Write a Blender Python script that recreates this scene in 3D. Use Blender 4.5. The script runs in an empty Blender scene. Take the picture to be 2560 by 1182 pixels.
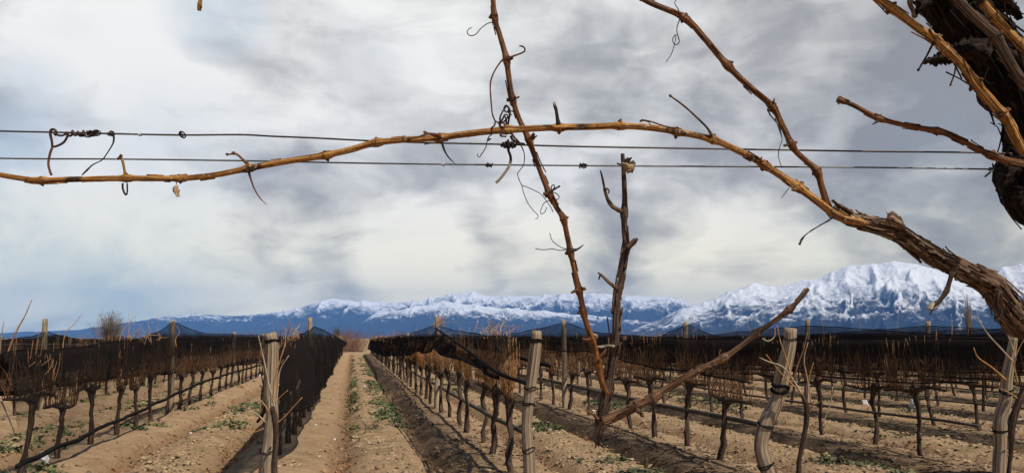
import bpy, math, random
import numpy as np
from mathutils import Vector, Matrix
R = math.radians
SC = bpy.context.scene
COL = SC.collection

# ---------------------------------------------------------------- camera
F = 2009.0                                   # focal length in photo pixels (2560 wide)
HZ = 845.0                                   # horizon line in the photo
EYE = 1.65
TH = math.atan((HZ - 591) / F)
YAW = math.atan(400 * math.cos(TH) / F)      # rows run along +Y, camera turned to the right of them
W = Vector((math.sin(YAW) * math.cos(TH), math.cos(YAW) * math.cos(TH), math.sin(TH)))
RT = Vector((math.cos(YAW), -math.sin(YAW), 0))
UP = RT.cross(W)
CAMP = Vector((0, 0, EYE))
cd = bpy.data.cameras.new('camera')
cam = bpy.data.objects.new('camera', cd); COL.objects.link(cam)
cd.sensor_width = 36; cd.lens = 36 * F / 2560
cd.clip_start = 0.05; cd.clip_end = 30000
cam.matrix_world = Matrix(((RT.x, UP.x, -W.x, 0), (RT.y, UP.y, -W.y, 0), (RT.z, UP.z, -W.z, EYE), (0, 0, 0, 1)))
SC.camera = cam
SC.render.resolution_x = 1024; SC.render.resolution_y = 472

def ray(px, py): return W + RT * ((px - 1280) / F) + UP * ((591 - py) / F)
def at(px, py, d): return CAMP + ray(px, py) * d
def on_x(px, py, x):
    r = ray(px, py); t = x / r.x; return CAMP + r * t
def on_ground(px, py):
    r = ray(px, py); return CAMP + r * (-EYE / r.z)
def depth_of(p): return (p - CAMP).dot(W)
def project(p):
    v = p - CAMP; d = v.dot(W)
    return 1280 + F * v.dot(RT) / d, 591 - F * v.dot(UP) / d, d

# ---------------------------------------------------------------- sky, sun, exposure
SUN_EL = R(52); SUN_AZ = R(145)              # clockwise from +Y: from the right, behind the camera
SUND = Vector((math.sin(SUN_AZ) * math.cos(SUN_EL), math.cos(SUN_AZ) * math.cos(SUN_EL), math.sin(SUN_EL)))
SC.view_settings.view_transform = 'Standard'; SC.view_settings.look = 'None'
SC.view_settings.exposure = 0.10; SC.view_settings.gamma = 1
SC.cycles.transparent_max_bounces = 24
SC.cycles.max_bounces = 6
SC.cycles.diffuse_bounces = 2
SC.cycles.volume_bounces = 0
SC.cycles.use_denoising = True
sl = bpy.data.lights.new('sun', 'SUN'); sl.energy = 4.6; sl.angle = R(0.5); sl.color = (1, 0.93, 0.82)
so = bpy.data.objects.new('sun', sl); COL.objects.link(so)
so.location = (20, -20, 30); so.rotation_euler = SUND.to_track_quat('Z', 'Y').to_euler()

class NT:
    """tiny helper to write node trees"""
    def __init__(s, tree): s.t = tree; tree.nodes.clear()
    def n(s, typ, ins=None, **kw):
        nd = s.t.nodes.new(typ)
        for k, v in kw.items(): setattr(nd, k, v)
        for k, v in (ins or {}).items(): s.put(nd.inputs[k], v)
        return nd
    def put(s, sock, v):
        if isinstance(v, bpy.types.NodeSocket): s.t.links.new(v, sock)
        elif isinstance(v, bpy.types.Node): s.t.links.new(v.outputs[0], sock)
        else: sock.default_value = v
    def m(s, op, a, b=0.0, c=None, clamp=False):
        nd = s.t.nodes.new('ShaderNodeMath'); nd.operation = op; nd.use_clamp = clamp
        s.put(nd.inputs[0], a); s.put(nd.inputs[1], b)
        if c is not None: s.put(nd.inputs[2], c)
        return nd.outputs[0]
    def vm(s, op, a, b=None, out=0):
        nd = s.t.nodes.new('ShaderNodeVectorMath'); nd.operation = op
        s.put(nd.inputs[0], a)
        if b is not None: s.put(nd.inputs[1], b)
        return nd.outputs[out]
    def step(s, v, a, b, lo=0.0, hi=1.0):
        nd = s.t.nodes.new('ShaderNodeMapRange'); nd.interpolation_type = 'SMOOTHSTEP'
        s.put(nd.inputs[0], v)
        for i, q in enumerate((a, b, lo, hi)): s.put(nd.inputs[i + 1], q)
        return nd.outputs[0]
    def noise(s, vec, scale, detail=4.0, rough=0.55, dist=0.0):
        nd = s.n('ShaderNodeTexNoise', {'Vector': vec, 'Scale': scale, 'Detail': detail, 'Roughness': rough, 'Distortion': dist})
        return nd.outputs[0]
    def mix(s, fac, a, b, blend='MIX'):
        nd = s.t.nodes.new('ShaderNodeMix'); nd.data_type = 'RGBA'; nd.blend_type = blend
        s.put(nd.inputs[0], fac); s.put(nd.inputs[6], a); s.put(nd.inputs[7], b)
        return nd.outputs[2]
    def scale(s, vec, xyz):
        return s.vm('MULTIPLY', vec, xyz)
    def ramp(s, fac, stops):
        nd = s.t.nodes.new('ShaderNodeValToRGB'); s.put(nd.inputs[0], fac)
        el = nd.color_ramp.elements
        while len(el) < len(stops): el.new(0.5)
        for e, (p, c) in zip(el, stops): e.position = p; e.color = (*c, 1)
        return nd.outputs[0]

world = bpy.data.worlds.new('World'); SC.world = world; world.use_nodes = True
def build_world():
    k = NT(world.node_tree)
    d = k.n('ShaderNodeTexCoord').outputs['Generated']
    d = k.vm('NORMALIZE', d)
    sky = k.n('ShaderNodeTexSky'); sky.sky_type = 'NISHITA'; sky.sun_disc = False
    sky.sun_elevation = SUN_EL; sky.sun_rotation = SUN_AZ; sky.air_density = 1.0; sky.dust_density = 0.6
    bg1 = k.n('ShaderNodeBackground', {'Color': sky.outputs[0], 'Strength': 0.075})
    sep = k.n('ShaderNodeSeparateXYZ', {0: d})
    z = sep.outputs[2]
    # cloud layer seen in perspective: project the direction on a flat ceiling, softened at the horizon
    zz = k.m('ADD', k.m('MAXIMUM', z, 0.0), 0.42)
    inv = k.m('DIVIDE', 1.0, zz)
    comb = k.n('ShaderNodeCombineXYZ', {0: k.m('MULTIPLY', sep.outputs[0], inv), 1: k.m('MULTIPLY', sep.outputs[1], inv), 2: k.m('MULTIPLY', z, 2.2)})
    p = comb.outputs[0]
    warp = k.n('ShaderNodeTexNoise', {'Vector': p, 'Scale': 2.6, 'Detail': 3.0}).outputs[1]
    p2 = k.vm('ADD', p, k.scale(k.vm('SUBTRACT', warp, (0.5, 0.5, 0.5)), (0.35, 0.35, 0.35)))
    big = k.noise(p2, 1.5, 4, 0.5)
    mid = k.noise(k.vm('ADD', p2, (7.3, 1.2, 4.0)), 3.9, 6, 0.53)
    fine = k.noise(k.vm('ADD', d, (3.1, 9.2, 4.0)), 13.0, 8, 0.62, 0.25)
    def blob(px, py, rad_px):
        v = ray(px, py).normalized()
        dt = k.vm('DOT_PRODUCT', d, tuple(v), out=1)
        c = math.cos(rad_px / F)
        return k.step(dt, c, 1.0)
    b = k.m('MULTIPLY_ADD', k.m('SUBTRACT', big, 0.5), 1.45, 0.60)
    b = k.m('MULTIPLY_ADD', k.m('SUBTRACT', mid, 0.5), 1.0, b)
    b = k.m('MULTIPLY_ADD', k.m('SUBTRACT', fine, 0.5), 0.55, b)
    b = k.m('MULTIPLY_ADD', k.step(mid, 0.38, 0.62), 0.16, k.m('ADD', b, -0.08))
    b = k.m('MULTIPLY_ADD', k.step(k.noise(k.vm('ADD', p2, (1.3, 6.2, 2.0)), 7.5, 5, 0.5), 0.40, 0.64), 0.11, k.m('ADD', b, -0.055))
    for px, py, rad, amt in BLOBS:
        b = k.m('ADD', b, k.m('MULTIPLY', blob(px, py, rad), amt))
    col = k.ramp(b, [(0.10, (0.31, 0.312, 0.325)), (0.34, (0.44, 0.44, 0.445)), (0.52, (0.60, 0.597, 0.587)), (0.70, (0.78, 0.775, 0.755)), (0.95, (0.95, 0.94, 0.91))])
    # thin places where blue shows
    blue = k.noise(k.vm('ADD', p2, (2.7, 5.2, 8.0)), 2.4, 4, 0.55)
    bl = k.step(blue, 0.52, 0.78, 0.0, 0.30)
    for px, py, rad, amt in BLUES:
        bl = k.m('ADD', bl, k.m('MULTIPLY', blob(px, py, rad), amt))
    bl = k.m('MULTIPLY', bl, k.step(fine, 0.3, 0.62, 0.35, 1.0), clamp=True)
    col = k.mix(bl, col, (0.44, 0.56, 0.67, 1))
    low = k.step(z, 0.0, 0.22, 1.0, 0.0)
    col = k.mix(low, col, (1.60, 1.45, 1.0, 1), 'MULTIPLY')
    bg2 = k.n('ShaderNodeBackground', {'Color': col, 'Strength': 1.0})
    # the cloud bank stands over the mountains; overhead and behind the camera the sky is clear
    fw = tuple(Vector((math.sin(YAW), math.cos(YAW), 0.12)).normalized())
    dt = k.vm('DOT_PRODUCT', d, fw, out=1)
    dt = k.m('ADD', dt, k.m('MULTIPLY', k.m('SUBTRACT', big, 0.5), 0.5))
    cover = k.step(dt, 0.52, 0.80)
    ms = k.n('ShaderNodeMixShader', {0: cover, 1: bg1.outputs[0], 2: bg2.outputs[0]})
    k.n('ShaderNodeOutputWorld', {0: ms.outputs[0]})
# (photo x, photo y, radius px, brighten/darken) of cloud masses
BLOBS = [(1350, 730, 260, .14), (700, 690, 200, .12), (1850, 690, 240, .08), (2000, 250, 700, -.10), (250, 90, 420, .26), (1020, 330, 380, .20), (1040, 650, 190, .42), (1120, 690, 130, .2), (540, 640, 300, .22), (860, 640, 160, .18), (700, 500, 170, -.22), (60, 590, 260, .20),
         (60, 230, 210, -.26), (1950, 150, 600, -.22), (2350, 420, 420, -.12), (1200, 600, 130, -.22), (860, 140, 170, -.12), (1900, 640, 330, .22), (2250, 570, 220, .16),
         (1330, 480, 240, .18), (700, 300, 260, .10), (1600, 90, 260, .10), (900, 700, 160, -.1), (1480, 620, 160, -.12), (300, 300, 200, .1), (820, 560, 120, -.15)]
BLUES = [(540, 20, 150, .55), (30, 300, 190, .45), (120, 790, 320, .55), (430, 400, 240, .22), (0, 470, 200, .3), (2420, 470, 380, .10), (900, 140, 140, .12), (420, 760, 240, .35)]
build_world()

# ---------------------------------------------------------------- numpy noise
def _h(ix, iy, iz, seed):
    h = (ix.astype(np.int64) * 374761393 + iy.astype(np.int64) * 668265263 + iz.astype(np.int64) * 2147483647 + seed * 974711) & 0xffffffff
    h = ((h ^ (h >> 13)) * 1274126177) & 0xffffffff
    h = ((h ^ (h >> 16)) * 2246822519) & 0xffffffff
    return ((h ^ (h >> 15)) & 0xffff) / 65535.0
def vnoise(x, y, z=None, seed=0):
    x = np.asarray(x, float); y = np.asarray(y, float) + x * 0; z = np.zeros_like(x) if z is None else np.asarray(z, float) + x * 0
    ix, iy, iz = np.floor(x), np.floor(y), np.floor(z)
    fx, fy, fz = x - ix, y - iy, z - iz
    fx, fy, fz = [f * f * f * (f * (f * 6 - 15) + 10) for f in (fx, fy, fz)]
    ix, iy, iz = ix.astype(np.int64), iy.astype(np.int64), iz.astype(np.int64)
    o = 0
    for dx in (0, 1):
        for dy in (0, 1):
            for dz in (0, 1):
                w = (fx if dx else 1 - fx) * (fy if dy else 1 - fy) * (fz if dz else 1 - fz)
                o = o + w * _h(ix + dx, iy + dy, iz + dz, seed)
    return o * 2 - 1
def fbm(x, y, z=None, oct=4, seed=0, lac=2.03, gain=0.5):
    a = 1.0; f = 1.0; o = 0; t = 0
    for i in range(oct):
        o = o + a * vnoise(x * f, np.asarray(y) * f, None if z is None else np.asarray(z) * f, seed + i * 17)
        t += a; a *= gain; f *= lac
    return o / t
def ridged(x, y, oct=5, seed=0, lac=2.1, gain=0.5):
    a = 1.0; f = 1.0; o = 0; t = 0; w = 1.0
    for i in range(oct):
        n = 1 - np.abs(vnoise(x * f, y * f, None, seed + i * 31)) * 1.6
        n = np.clip(n, 0, 1) ** 2
        o = o + a * n * w; t += a
        w = np.clip(n * 1.4, 0, 1); a *= gain; f *= lac
    return o / t

# ---------------------------------------------------------------- mesh builder
class MB:
    def __init__(s): s.v = []; s.f = []; s.a = []; s.mi = []
    def add(s, verts, faces, attr=None, mi=0):
        o = len(s.v)
        s.v.extend([tuple(p) for p in verts])
        s.f.extend([tuple(i + o for i in f) for f in faces])
        s.mi.extend([mi] * len(faces))
        s.a.extend(attr if attr is not None else [(0.0, 0.0, 0.0)] * len(verts))
        return s
    def build(s, name, mats, parent=None, origin=None, smooth=True):
        o = Vector(origin) if origin is not None else (Vector(parent.location) if parent is not None else s.base())
        me = bpy.data.meshes.new(name)
        me.from_pydata([(x - o.x, y - o.y, z - o.z) for x, y, z in s.v], [], s.f)
        at_ = me.attributes.new('bc', 'FLOAT_VECTOR', 'POINT')
        at_.data.foreach_set('vector', np.array(s.a, float).ravel())
        mats = mats if isinstance(mats, (list, tuple)) else [mats]
        for m in mats: me.materials.append(m)
        me.polygons.foreach_set('material_index', s.mi)
        if smooth: me.polygons.foreach_set('use_smooth', [True] * len(s.f))
        ob = bpy.data.objects.new(name, me); COL.objects.link(ob)
        if parent is not None:
            ob.parent = parent
            ob.location = o - root_loc(parent)
        else: ob.location = o
        return ob
    def base(s):
        a = np.array(s.v); lo = a.min(0); hi = a.max(0)
        return Vector(((lo[0] + hi[0]) / 2, (lo[1] + hi[1]) / 2, lo[2]))
def root_loc(o):
    p = Vector(o.location)
    while o.parent is not None: o = o.parent; p = p + Vector(o.location)
    return p
def child(mb, name, mats, parent, smooth=True):
    return mb.build(name, mats, parent, origin=root_loc(parent), smooth=smooth)
def tag(o, label=None, cat=None, group=None, kind=None):
    if label: o['label'] = label
    if cat: o['category'] = cat
    if group: o['group'] = group
    if kind: o['kind'] = kind
    return o
def empty(name, loc):
    o = bpy.data.objects.new(name, None); COL.objects.link(o); o.location = loc; o.empty_display_size = 0.1
    return o

def catmull(pts, vals, step):
    """smooth resample of 3-D points and radii"""
    P = [Vector(p) for p in pts]; n = len(P)
    if n < 3: 
        m = max(2, int((P[1] - P[0]).length / step) + 1)
        return [P[0].lerp(P[1], i / (m - 1)) for i in range(m)], [vals[0] + (vals[1] - vals[0]) * i / (m - 1) for i in range(m)]
    out = []; ov = []
    for i in range(n - 1):
        p0 = P[i - 1] if i else P[0] * 2 - P[1]
        p1, p2 = P[i], P[i + 1]
        p3 = P[i + 2] if i + 2 < n else P[-1] * 2 - P[-2]
        m = max(1, int(math.ceil((p2 - p1).length / step)))
        for j in range(m):
            t = j / m
            out.append(0.5 * ((2 * p1) + (p2 - p0) * t + (2 * p0 - 5 * p1 + 4 * p2 - p3) * t * t + (3 * p1 - p0 - 3 * p2 + p3) * t ** 3))
            ov.append(vals[i] + (vals[i + 1] - vals[i]) * t)
    out.append(P[-1]); ov.append(vals[-1])
    return out, ov
def frames(P):
    n = len(P); T = []
    for i in range(n):
        t = (P[min(i + 1, n - 1)] - P[max(i - 1, 0)])
        T.append(t.normalized() if t.length > 1e-9 else Vector((0, 0, 1)))
    a = Vector((0, 1, 0)) if abs(T[0].y) < 0.9 else Vector((1, 0, 0))
    N = (a - T[0] * a.dot(T[0])).normalized(); out = []
    for i in range(n):
        N = (N - T[i] * N.dot(T[i]))
        N = N.normalized() if N.length > 1e-9 else T[i].orthogonal().normalized()
        out.append((T[i], N, T[i].cross(N)))
    return out
def tube(mb, P, r, seg=8, amp=0.0, seed=0, fs=12.0, fa=1.5, nodes=(), mi=0, cap=True, ridge=0.0):
    """tube through P with radii r; amp roughens it, nodes = [(arc length, gain, width)] swell it"""
    fr = frames(P); n = len(P)
    S = [0.0]
    for i in range(1, n): S.append(S[-1] + (P[i] - P[i - 1]).length)
    th = np.arange(seg) * (2 * math.pi / seg)
    c, s_ = np.cos(th), np.sin(th)
    V = []; A = []; Fc = []
    if amp > 0 or ridge > 0:
        CC, SS = np.meshgrid(c, np.array(S)); S2, _ = np.meshgrid(s_, np.array(S))
        nz = amp * fbm(CC * fa + 5.1, S2 * fa + 2.7, SS * fs + seed * 3.7, 3, seed)
        if ridge > 0: nz = nz + ridge * np.abs(fbm(CC * fa * 4 + 1.7, S2 * fa * 4 + 8.1, SS * fs * 0.35 + seed, 2, seed + 5))
    for i in range(n):
        rad = r[i] if hasattr(r, '__len__') else r
        k = 1.0
        for (sn, g, w) in nodes:
            k += g * math.exp(-((S[i] - sn) / w) ** 2)
        T, N, B = fr[i]
        for j in range(seg):
            q = rad * k * (1 + (nz[i, j] if (amp > 0 or ridge > 0) else 0))
            V.append(P[i] + N * (q * c[j]) + B * (q * s_[j]))
            A.append((float(c[j]), float(s_[j]), S[i]))
        if i:
            o = (i - 1) * seg
            for j in range(seg):
                j2 = (j + 1) % seg
                Fc.append((o + j, o + j2, o + seg + j2, o + seg + j))
    if cap:
        Fc.append(tuple(range(seg - 1, -1, -1))); o = (n - 1) * seg
        Fc.append(tuple(o + j for j in range(seg)))
    mb.add(V, Fc, A, mi)
    return S
def blob(mb, c, axis, L, r, seed=0, amp=0.25, seg=8, rings=6, mi=0):
    """rough pointed lump from c along axis"""
    axis = axis.normalized()
    P = [c + axis * (L * i / rings) for i in range(rings + 1)]
    rr = [r * max(0.08, math.sin(math.pi * (0.18 + 0.8 * i / rings))) for i in range(rings + 1)]
    tube(mb, P, rr, seg, amp, seed, 1.5 / max(L, 1e-4), 1.2, mi=mi)

# ---------------------------------------------------------------- materials
def mat(name, fn):
    m = bpy.data.materials.new(name); m.use_nodes = True
    k = NT(m.node_tree); sh = fn(k)
    k.n('ShaderNodeOutputMaterial', {0: sh})
    return m
def principled(k, col, rough=0.7, bump=None, dist=0.01, strength=1.0, spec=0.3, **kw):
    ins = {'Base Color': col, 'Roughness': rough, 'Specular IOR Level': spec}
    if bump is not None:
        b = k.n('ShaderNodeBump', {'Height': bump, 'Strength': strength, 'Distance': dist})
        ins['Normal'] = b.outputs[0]
    ins.update(kw)
    return k.n('ShaderNodeBsdfPrincipled', ins).outputs[0]
def bc(k, sa, sl):
    a = k.n('ShaderNodeAttribute', attribute_name='bc').outputs[1]
    return k.scale(a, (sa, sa, sl))
def cane_mat(name, c_dark, c_mid, c_lite, c_stain, stain=0.5, rough=0.5, lichen=0.0):
    def fn(k):
        o = k.n('ShaderNodeTexCoord').outputs['Object']
        st = k.noise(bc(k, 2.2, 16.0), 1.0, 5, 0.68)
        st2 = k.noise(bc(k, 4.5, 22.0), 1.0, 3, 0.65)
        blot = k.noise(o, 28.0, 4, 0.65)
        col = k.ramp(st, [(0.38, c_dark), (0.49, c_mid), (0.62, c_lite)])
        col = k.mix(k.step(blot, 0.52, 0.62, 0, stain), col, (*c_stain, 1))
        col = k.mix(k.step(st2, 0.58, 0.66, 0, 0.7), col, (*c_stain, 1))
        if lichen > 0:
            sp = k.noise(o, 230.0, 2, 0.6)
            a = k.noise(o, 14.0, 2, 0.5)
            col = k.mix(k.m('MULTIPLY', k.step(sp, 0.60, 0.68), k.step(a, 0.45, 0.62, 0, lichen)), col, (0.62, 0.52, 0.36, 1))
            col = k.mix(k.m('MULTIPLY', k.step(k.noise(o, 190.0, 2, 0.6), 0.62, 0.68), k.step(a, 0.35, 0.6, lichen, lichen * 0.3)), col, (0.03, 0.02, 0.012, 1))
        h = k.m('ADD', st, k.m('MULTIPLY', st2, 0.6))
        return principled(k, col, rough, h, 0.0016, 1.0, 0.22)
    return mat(name, fn)
def bark_mat(name, cols, sa=5.0, sl=14.0, dist=0.006, rough=0.9, sc=1.0):
    def fn(k):
        o = k.n('ShaderNodeTexCoord').outputs['Object']
        a = bc(k, sa, sl)
        w = k.n('ShaderNodeTexNoise', {'Vector': o, 'Scale': 22.0 * sc, 'Detail': 2.0}).outputs[1]
        a = k.vm('ADD', a, k.scale(w, (1.2, 1.2, 1.2)))
        st = k.noise(a, 1.0, 5, 0.65)
        cr = k.noise(k.scale(a, (2.3, 2.3, 1.1)), 1.0, 3, 0.6)
        col = k.ramp(st, [(0.25, cols[0]), (0.45, cols[1]), (0.60, cols[2]), (0.78, cols[3])])
        col = k.mix(k.step(cr, 0.36, 0.46, 0.85, 0.0), col, (*cols[0], 1))
        h = k.m('ADD', st, k.m('MULTIPLY', k.step(cr, 0.34, 0.5), 0.8))
        return principled(k, col, rough, h, dist, 1.0, 0.15)
    return mat(name, fn)
M = {}
M['cane'] = cane_mat('golden_cane_bark', (0.075, 0.026, 0.006), (0.29, 0.115, 0.022), (0.62, 0.33, 0.09), (0.02, 0.010, 0.006), 0.9, 0.62, 0.9)
M['cane_red'] = cane_mat('reddish_cane_bark', (0.05, 0.018, 0.007), (0.15, 0.052, 0.015), (0.32, 0.135, 0.038), (0.03, 0.016, 0.01), 0.6, 0.48, 0.15)
M['cane_brown'] = cane_mat('dull_brown_cane_bark', (0.038, 0.019, 0.011), (0.115, 0.056, 0.028), (0.26, 0.14, 0.07), (0.018, 0.012, 0.009), 0.9, 0.65, 0.3)
M['cane_grey'] = bark_mat('weathered_grey_cane_bark', ((0.02, 0.012, 0.008), (0.085, 0.05, 0.034), (0.20, 0.135, 0.098), (0.38, 0.295, 0.235)), 2.0, 7.0, 0.002)
M['arm_bark'] = bark_mat('shaggy_arm_bark', ((0.018, 0.010, 0.007), (0.12, 0.068, 0.042), (0.34, 0.22, 0.145), (0.58, 0.43, 0.31)), 2.0, 8.0, 0.006)
M['trunk_bark'] = bark_mat('dark_trunk_bark', ((0.007, 0.0045, 0.0035), (0.02, 0.0125, 0.009), (0.055, 0.035, 0.025), (0.14, 0.10, 0.073)), 4.0, 16.0, 0.006)  # shade on the near trunk is put into these dark bark colours
M['tendril'] = cane_mat('dry_tendril', (0.03, 0.016, 0.012), (0.065, 0.034, 0.024), (0.12, 0.065, 0.045), (0.02, 0.012, 0.01), 0.5, 0.6)
M['tendril_red'] = cane_mat('russet_tendril', (0.10, 0.040, 0.025), (0.19, 0.075, 0.045), (0.28, 0.13, 0.08), (0.05, 0.025, 0.02), 0.5, 0.6)
M['tendril_dark'] = cane_mat('black_dry_tendril', (0.012, 0.008, 0.007), (0.025, 0.016, 0.013), (0.05, 0.03, 0.023), (0.01, 0.007, 0.006), 0.5, 0.6)
M['bud'] = cane_mat('bud_scales', (0.05, 0.022, 0.01), (0.13, 0.055, 0.022), (0.28, 0.14, 0.06), (0.03, 0.015, 0.01), 0.5, 0.7)
M['paleleaf'] = cane_mat('dry_leaf_scrap', (0.30, 0.20, 0.10), (0.48, 0.34, 0.19), (0.62, 0.47, 0.30), (0.15, 0.09, 0.05), 0.6, 0.8)
M['palestalk'] = cane_mat('bleached_stalk', (0.26, 0.20, 0.13), (0.42, 0.34, 0.24), (0.58, 0.50, 0.38), (0.04, 0.03, 0.02), 0.7, 0.7)
M['wire'] = mat('old_wire', lambda k: principled(k, k.ramp(k.noise(k.n('ShaderNodeTexCoord').outputs['Object'], 9.0, 4, 0.7), [(0.35, (0.035, 0.022, 0.017)), (0.65, (0.10, 0.085, 0.075))]), 0.55, Metallic=0.5))
M['wire_gal'] = mat('galvanised_wire', lambda k: principled(k, k.ramp(k.noise(k.n('ShaderNodeTexCoord').outputs['Object'], 9.0, 4, 0.7), [(0.35, (0.05, 0.05, 0.045)), (0.65, (0.17, 0.175, 0.165))]), 0.5, Metallic=0.5))
M['bright_clip'] = mat('bright_metal', lambda k: principled(k, (0.55, 0.54, 0.5, 1), 0.4, Metallic=0.4))
def _wood(k):
    o = k.n('ShaderNodeTexCoord').outputs['Object']
    st = k.noise(bc(k, 3.2, 1.1), 1.0, 5, 0.62)
    cr = k.noise(bc(k, 4.5, 0.55), 1.0, 4, 0.65)
    bl = k.noise(o, 5.0, 4, 0.65)
    col = k.ramp(st, [(0.30, (0.095, 0.065, 0.042)), (0.45, (0.29, 0.21, 0.132)), (0.66, (0.52, 0.405, 0.275))])
    col = k.mix(k.step(cr, 0.36, 0.42, 0.9, 0), col, (0.035, 0.023, 0.015, 1))
    col = k.mix(k.step(bl, 0.48, 0.66, 0, 0.7), col, (0.27, 0.22, 0.165, 1))
    return principled(k, col, 0.85, k.m('ADD', st, k.step(cr, 0.34, 0.44)), 0.02, 0.9, 0.2)
M['post'] = mat('weathered_post_wood', _wood)
M['vine_bark'] = bark_mat('vine_bark', ((0.012, 0.008, 0.006), (0.055, 0.035, 0.024), (0.14, 0.093, 0.064), (0.26, 0.19, 0.135)), 3.0, 4.0, 0.01, sc=0.3)
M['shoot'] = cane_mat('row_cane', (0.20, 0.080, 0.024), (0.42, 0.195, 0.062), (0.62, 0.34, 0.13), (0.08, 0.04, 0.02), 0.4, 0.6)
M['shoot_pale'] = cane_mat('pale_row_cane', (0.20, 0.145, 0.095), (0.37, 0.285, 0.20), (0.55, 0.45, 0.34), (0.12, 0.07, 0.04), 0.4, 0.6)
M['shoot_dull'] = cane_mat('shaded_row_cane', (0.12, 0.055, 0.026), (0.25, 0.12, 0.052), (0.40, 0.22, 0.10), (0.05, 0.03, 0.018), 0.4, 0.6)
def net_mat(name, op, col=(0.010, 0.0095, 0.0105)):
    def fn(k):
        o = k.n('ShaderNodeTexCoord').outputs['Object']
        n1 = k.noise(k.scale(o, (1.0, 0.55, 1.6)), 1.6, 4, 0.6)
        a = k.m('ADD', k.m('MULTIPLY', k.m('SUBTRACT', n1, 0.5), 0.45), op, clamp=True)
        dif = k.n('ShaderNodeBsdfDiffuse', {'Color': (*col, 1)})
        sheen = k.n('ShaderNodeBsdfTranslucent', {'Color': (col[0] * 0.6, col[1] * 0.5, col[2] * 0.4, 1)})
        body = k.n('ShaderNodeMixShader', {0: 0.25, 1: dif.outputs[0], 2: sheen.outputs[0]})
        tr = k.n('ShaderNodeBsdfTransparent', {'Color': (1, 1, 1, 1)})
        return k.n('ShaderNodeMixShader', {0: a, 1: tr.outputs[0], 2: body.outputs[0]}).outputs[0]
    return mat(name, fn)
NETM = {}
def netm(op):
    if op not in NETM: NETM[op] = net_mat('black_shade_net_%d' % int(op * 100), op)
    return NETM[op]
M['net_rope'] = mat('black_rolled_net', lambda k: principled(k, (0.012, 0.0105, 0.0105, 1), 0.95, k.noise(k.n('ShaderNodeTexCoord').outputs['Object'], 60.0, 3), 0.01, 1.0, 0.03))
M['hose'] = mat('dusty_black_hose', lambda k: principled(k, k.ramp(k.noise(k.n('ShaderNodeTexCoord').outputs['Object'], 3.0, 4, 0.6), [(0.35, (0.02, 0.016, 0.013)), (0.7, (0.085, 0.06, 0.042))]), 0.7))
def _soil(k):
    o = k.n('ShaderNodeTexCoord').outputs['Object']
    fur = k.n('ShaderNodeAttribute', attribute_name='furrow').outputs[2]
    n1 = k.noise(o, 0.35, 4, 0.6)
    n2 = k.noise(o, 2.6, 5, 0.62)
    n3 = k.noise(o, 17.0, 5, 0.68)
    n4 = k.noise(k.vm('ADD', o, (9.1, 3.3, 0)), 6.0, 4, 0.65)
    v = k.m('ADD', k.m('MULTIPLY', n2, 0.55), k.m('ADD', k.m('MULTIPLY', n3, 0.35), k.m('MULTIPLY', n1, 0.25)))
    col = k.ramp(v, [(0.34, (0.19, 0.118, 0.065)), (0.53, (0.36, 0.235, 0.132)), (0.75, (0.51, 0.35, 0.21))])
    col = k.mix(k.step(n4, 0.60, 0.74, 0, 0.75), col, (0.13, 0.082, 0.047, 1))           # crumbs of plant debris
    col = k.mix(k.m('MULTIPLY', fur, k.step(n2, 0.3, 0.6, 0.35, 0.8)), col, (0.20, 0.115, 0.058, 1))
    pl = k.n('ShaderNodeAttribute', attribute_name='plateau').outputs[2]
    shd = k.n('ShaderNodeAttribute', attribute_name='row_shade').outputs[2]
    col = k.mix(k.m('MULTIPLY', shd, k.step(n2, 0.25, 0.7, 0.9, 0.35)), col, (0.105, 0.064, 0.036, 1))  # shadow band of the right rows put into the soil colour
    g = k.m('MULTIPLY', pl, k.step(k.noise(k.vm('ADD', o, (4.2, 7.7, 0)), 1.6, 5, 0.65), 0.46, 0.66, 0, 0.6))
    col = k.mix(g, col, (0.19, 0.155, 0.07, 1))                                        # dry grass mat
    h = k.m('ADD', k.m('MULTIPLY', n3, 0.5), k.m('ADD', k.m('MULTIPLY', n2, 1.0), k.m('MULTIPLY', k.noise(o, 55.0, 3, 0.7), 0.2)))
    return principled(k, col, 0.95, h, 0.11, 1.0, 0.1)
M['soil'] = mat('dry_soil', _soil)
M['weed'] = mat('weed_leaf', lambda k: principled(k, k.ramp(k.noise(k.n('ShaderNodeTexCoord').outputs['Object'], 3.0, 4, 0.6), [(0.3, (0.035, 0.058, 0.014)), (0.55, (0.075, 0.10, 0.026)), (0.75, (0.17, 0.165, 0.06))]), 0.6))
M['weed_dark'] = mat('dark_weed_leaf', lambda k: principled(k, k.ramp(k.noise(k.n('ShaderNodeTexCoord').outputs['Object'], 3.0, 4, 0.6), [(0.3, (0.03, 0.04, 0.012)), (0.55, (0.06, 0.07, 0.022)), (0.75, (0.13, 0.115, 0.045))]), 0.6))
M['straw'] = mat('straw', lambda k: principled(k, k.ramp(k.noise(k.n('ShaderNodeTexCoord').outputs['Object'], 5.0, 3, 0.6), [(0.3, (0.22, 0.15, 0.075)), (0.7, (0.44, 0.33, 0.18))]), 0.8))
M['litter'] = mat('brown_leaf_litter', lambda k: principled(k, k.ramp(k.noise(k.n('ShaderNodeTexCoord').outputs['Object'], 7.0, 4, 0.7), [(0.3, (0.11, 0.045, 0.018)), (0.5, (0.24, 0.11, 0.045)), (0.72, (0.42, 0.24, 0.12))]), 0.8))
M['debris'] = mat('dark_prunings', lambda k: principled(k, k.ramp(k.noise(k.n('ShaderNodeTexCoord').outputs['Object'], 6.0, 4, 0.7), [(0.3, (0.05, 0.028, 0.016)), (0.5, (0.12, 0.07, 0.038)), (0.72, (0.27, 0.18, 0.10))]), 0.9))
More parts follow.
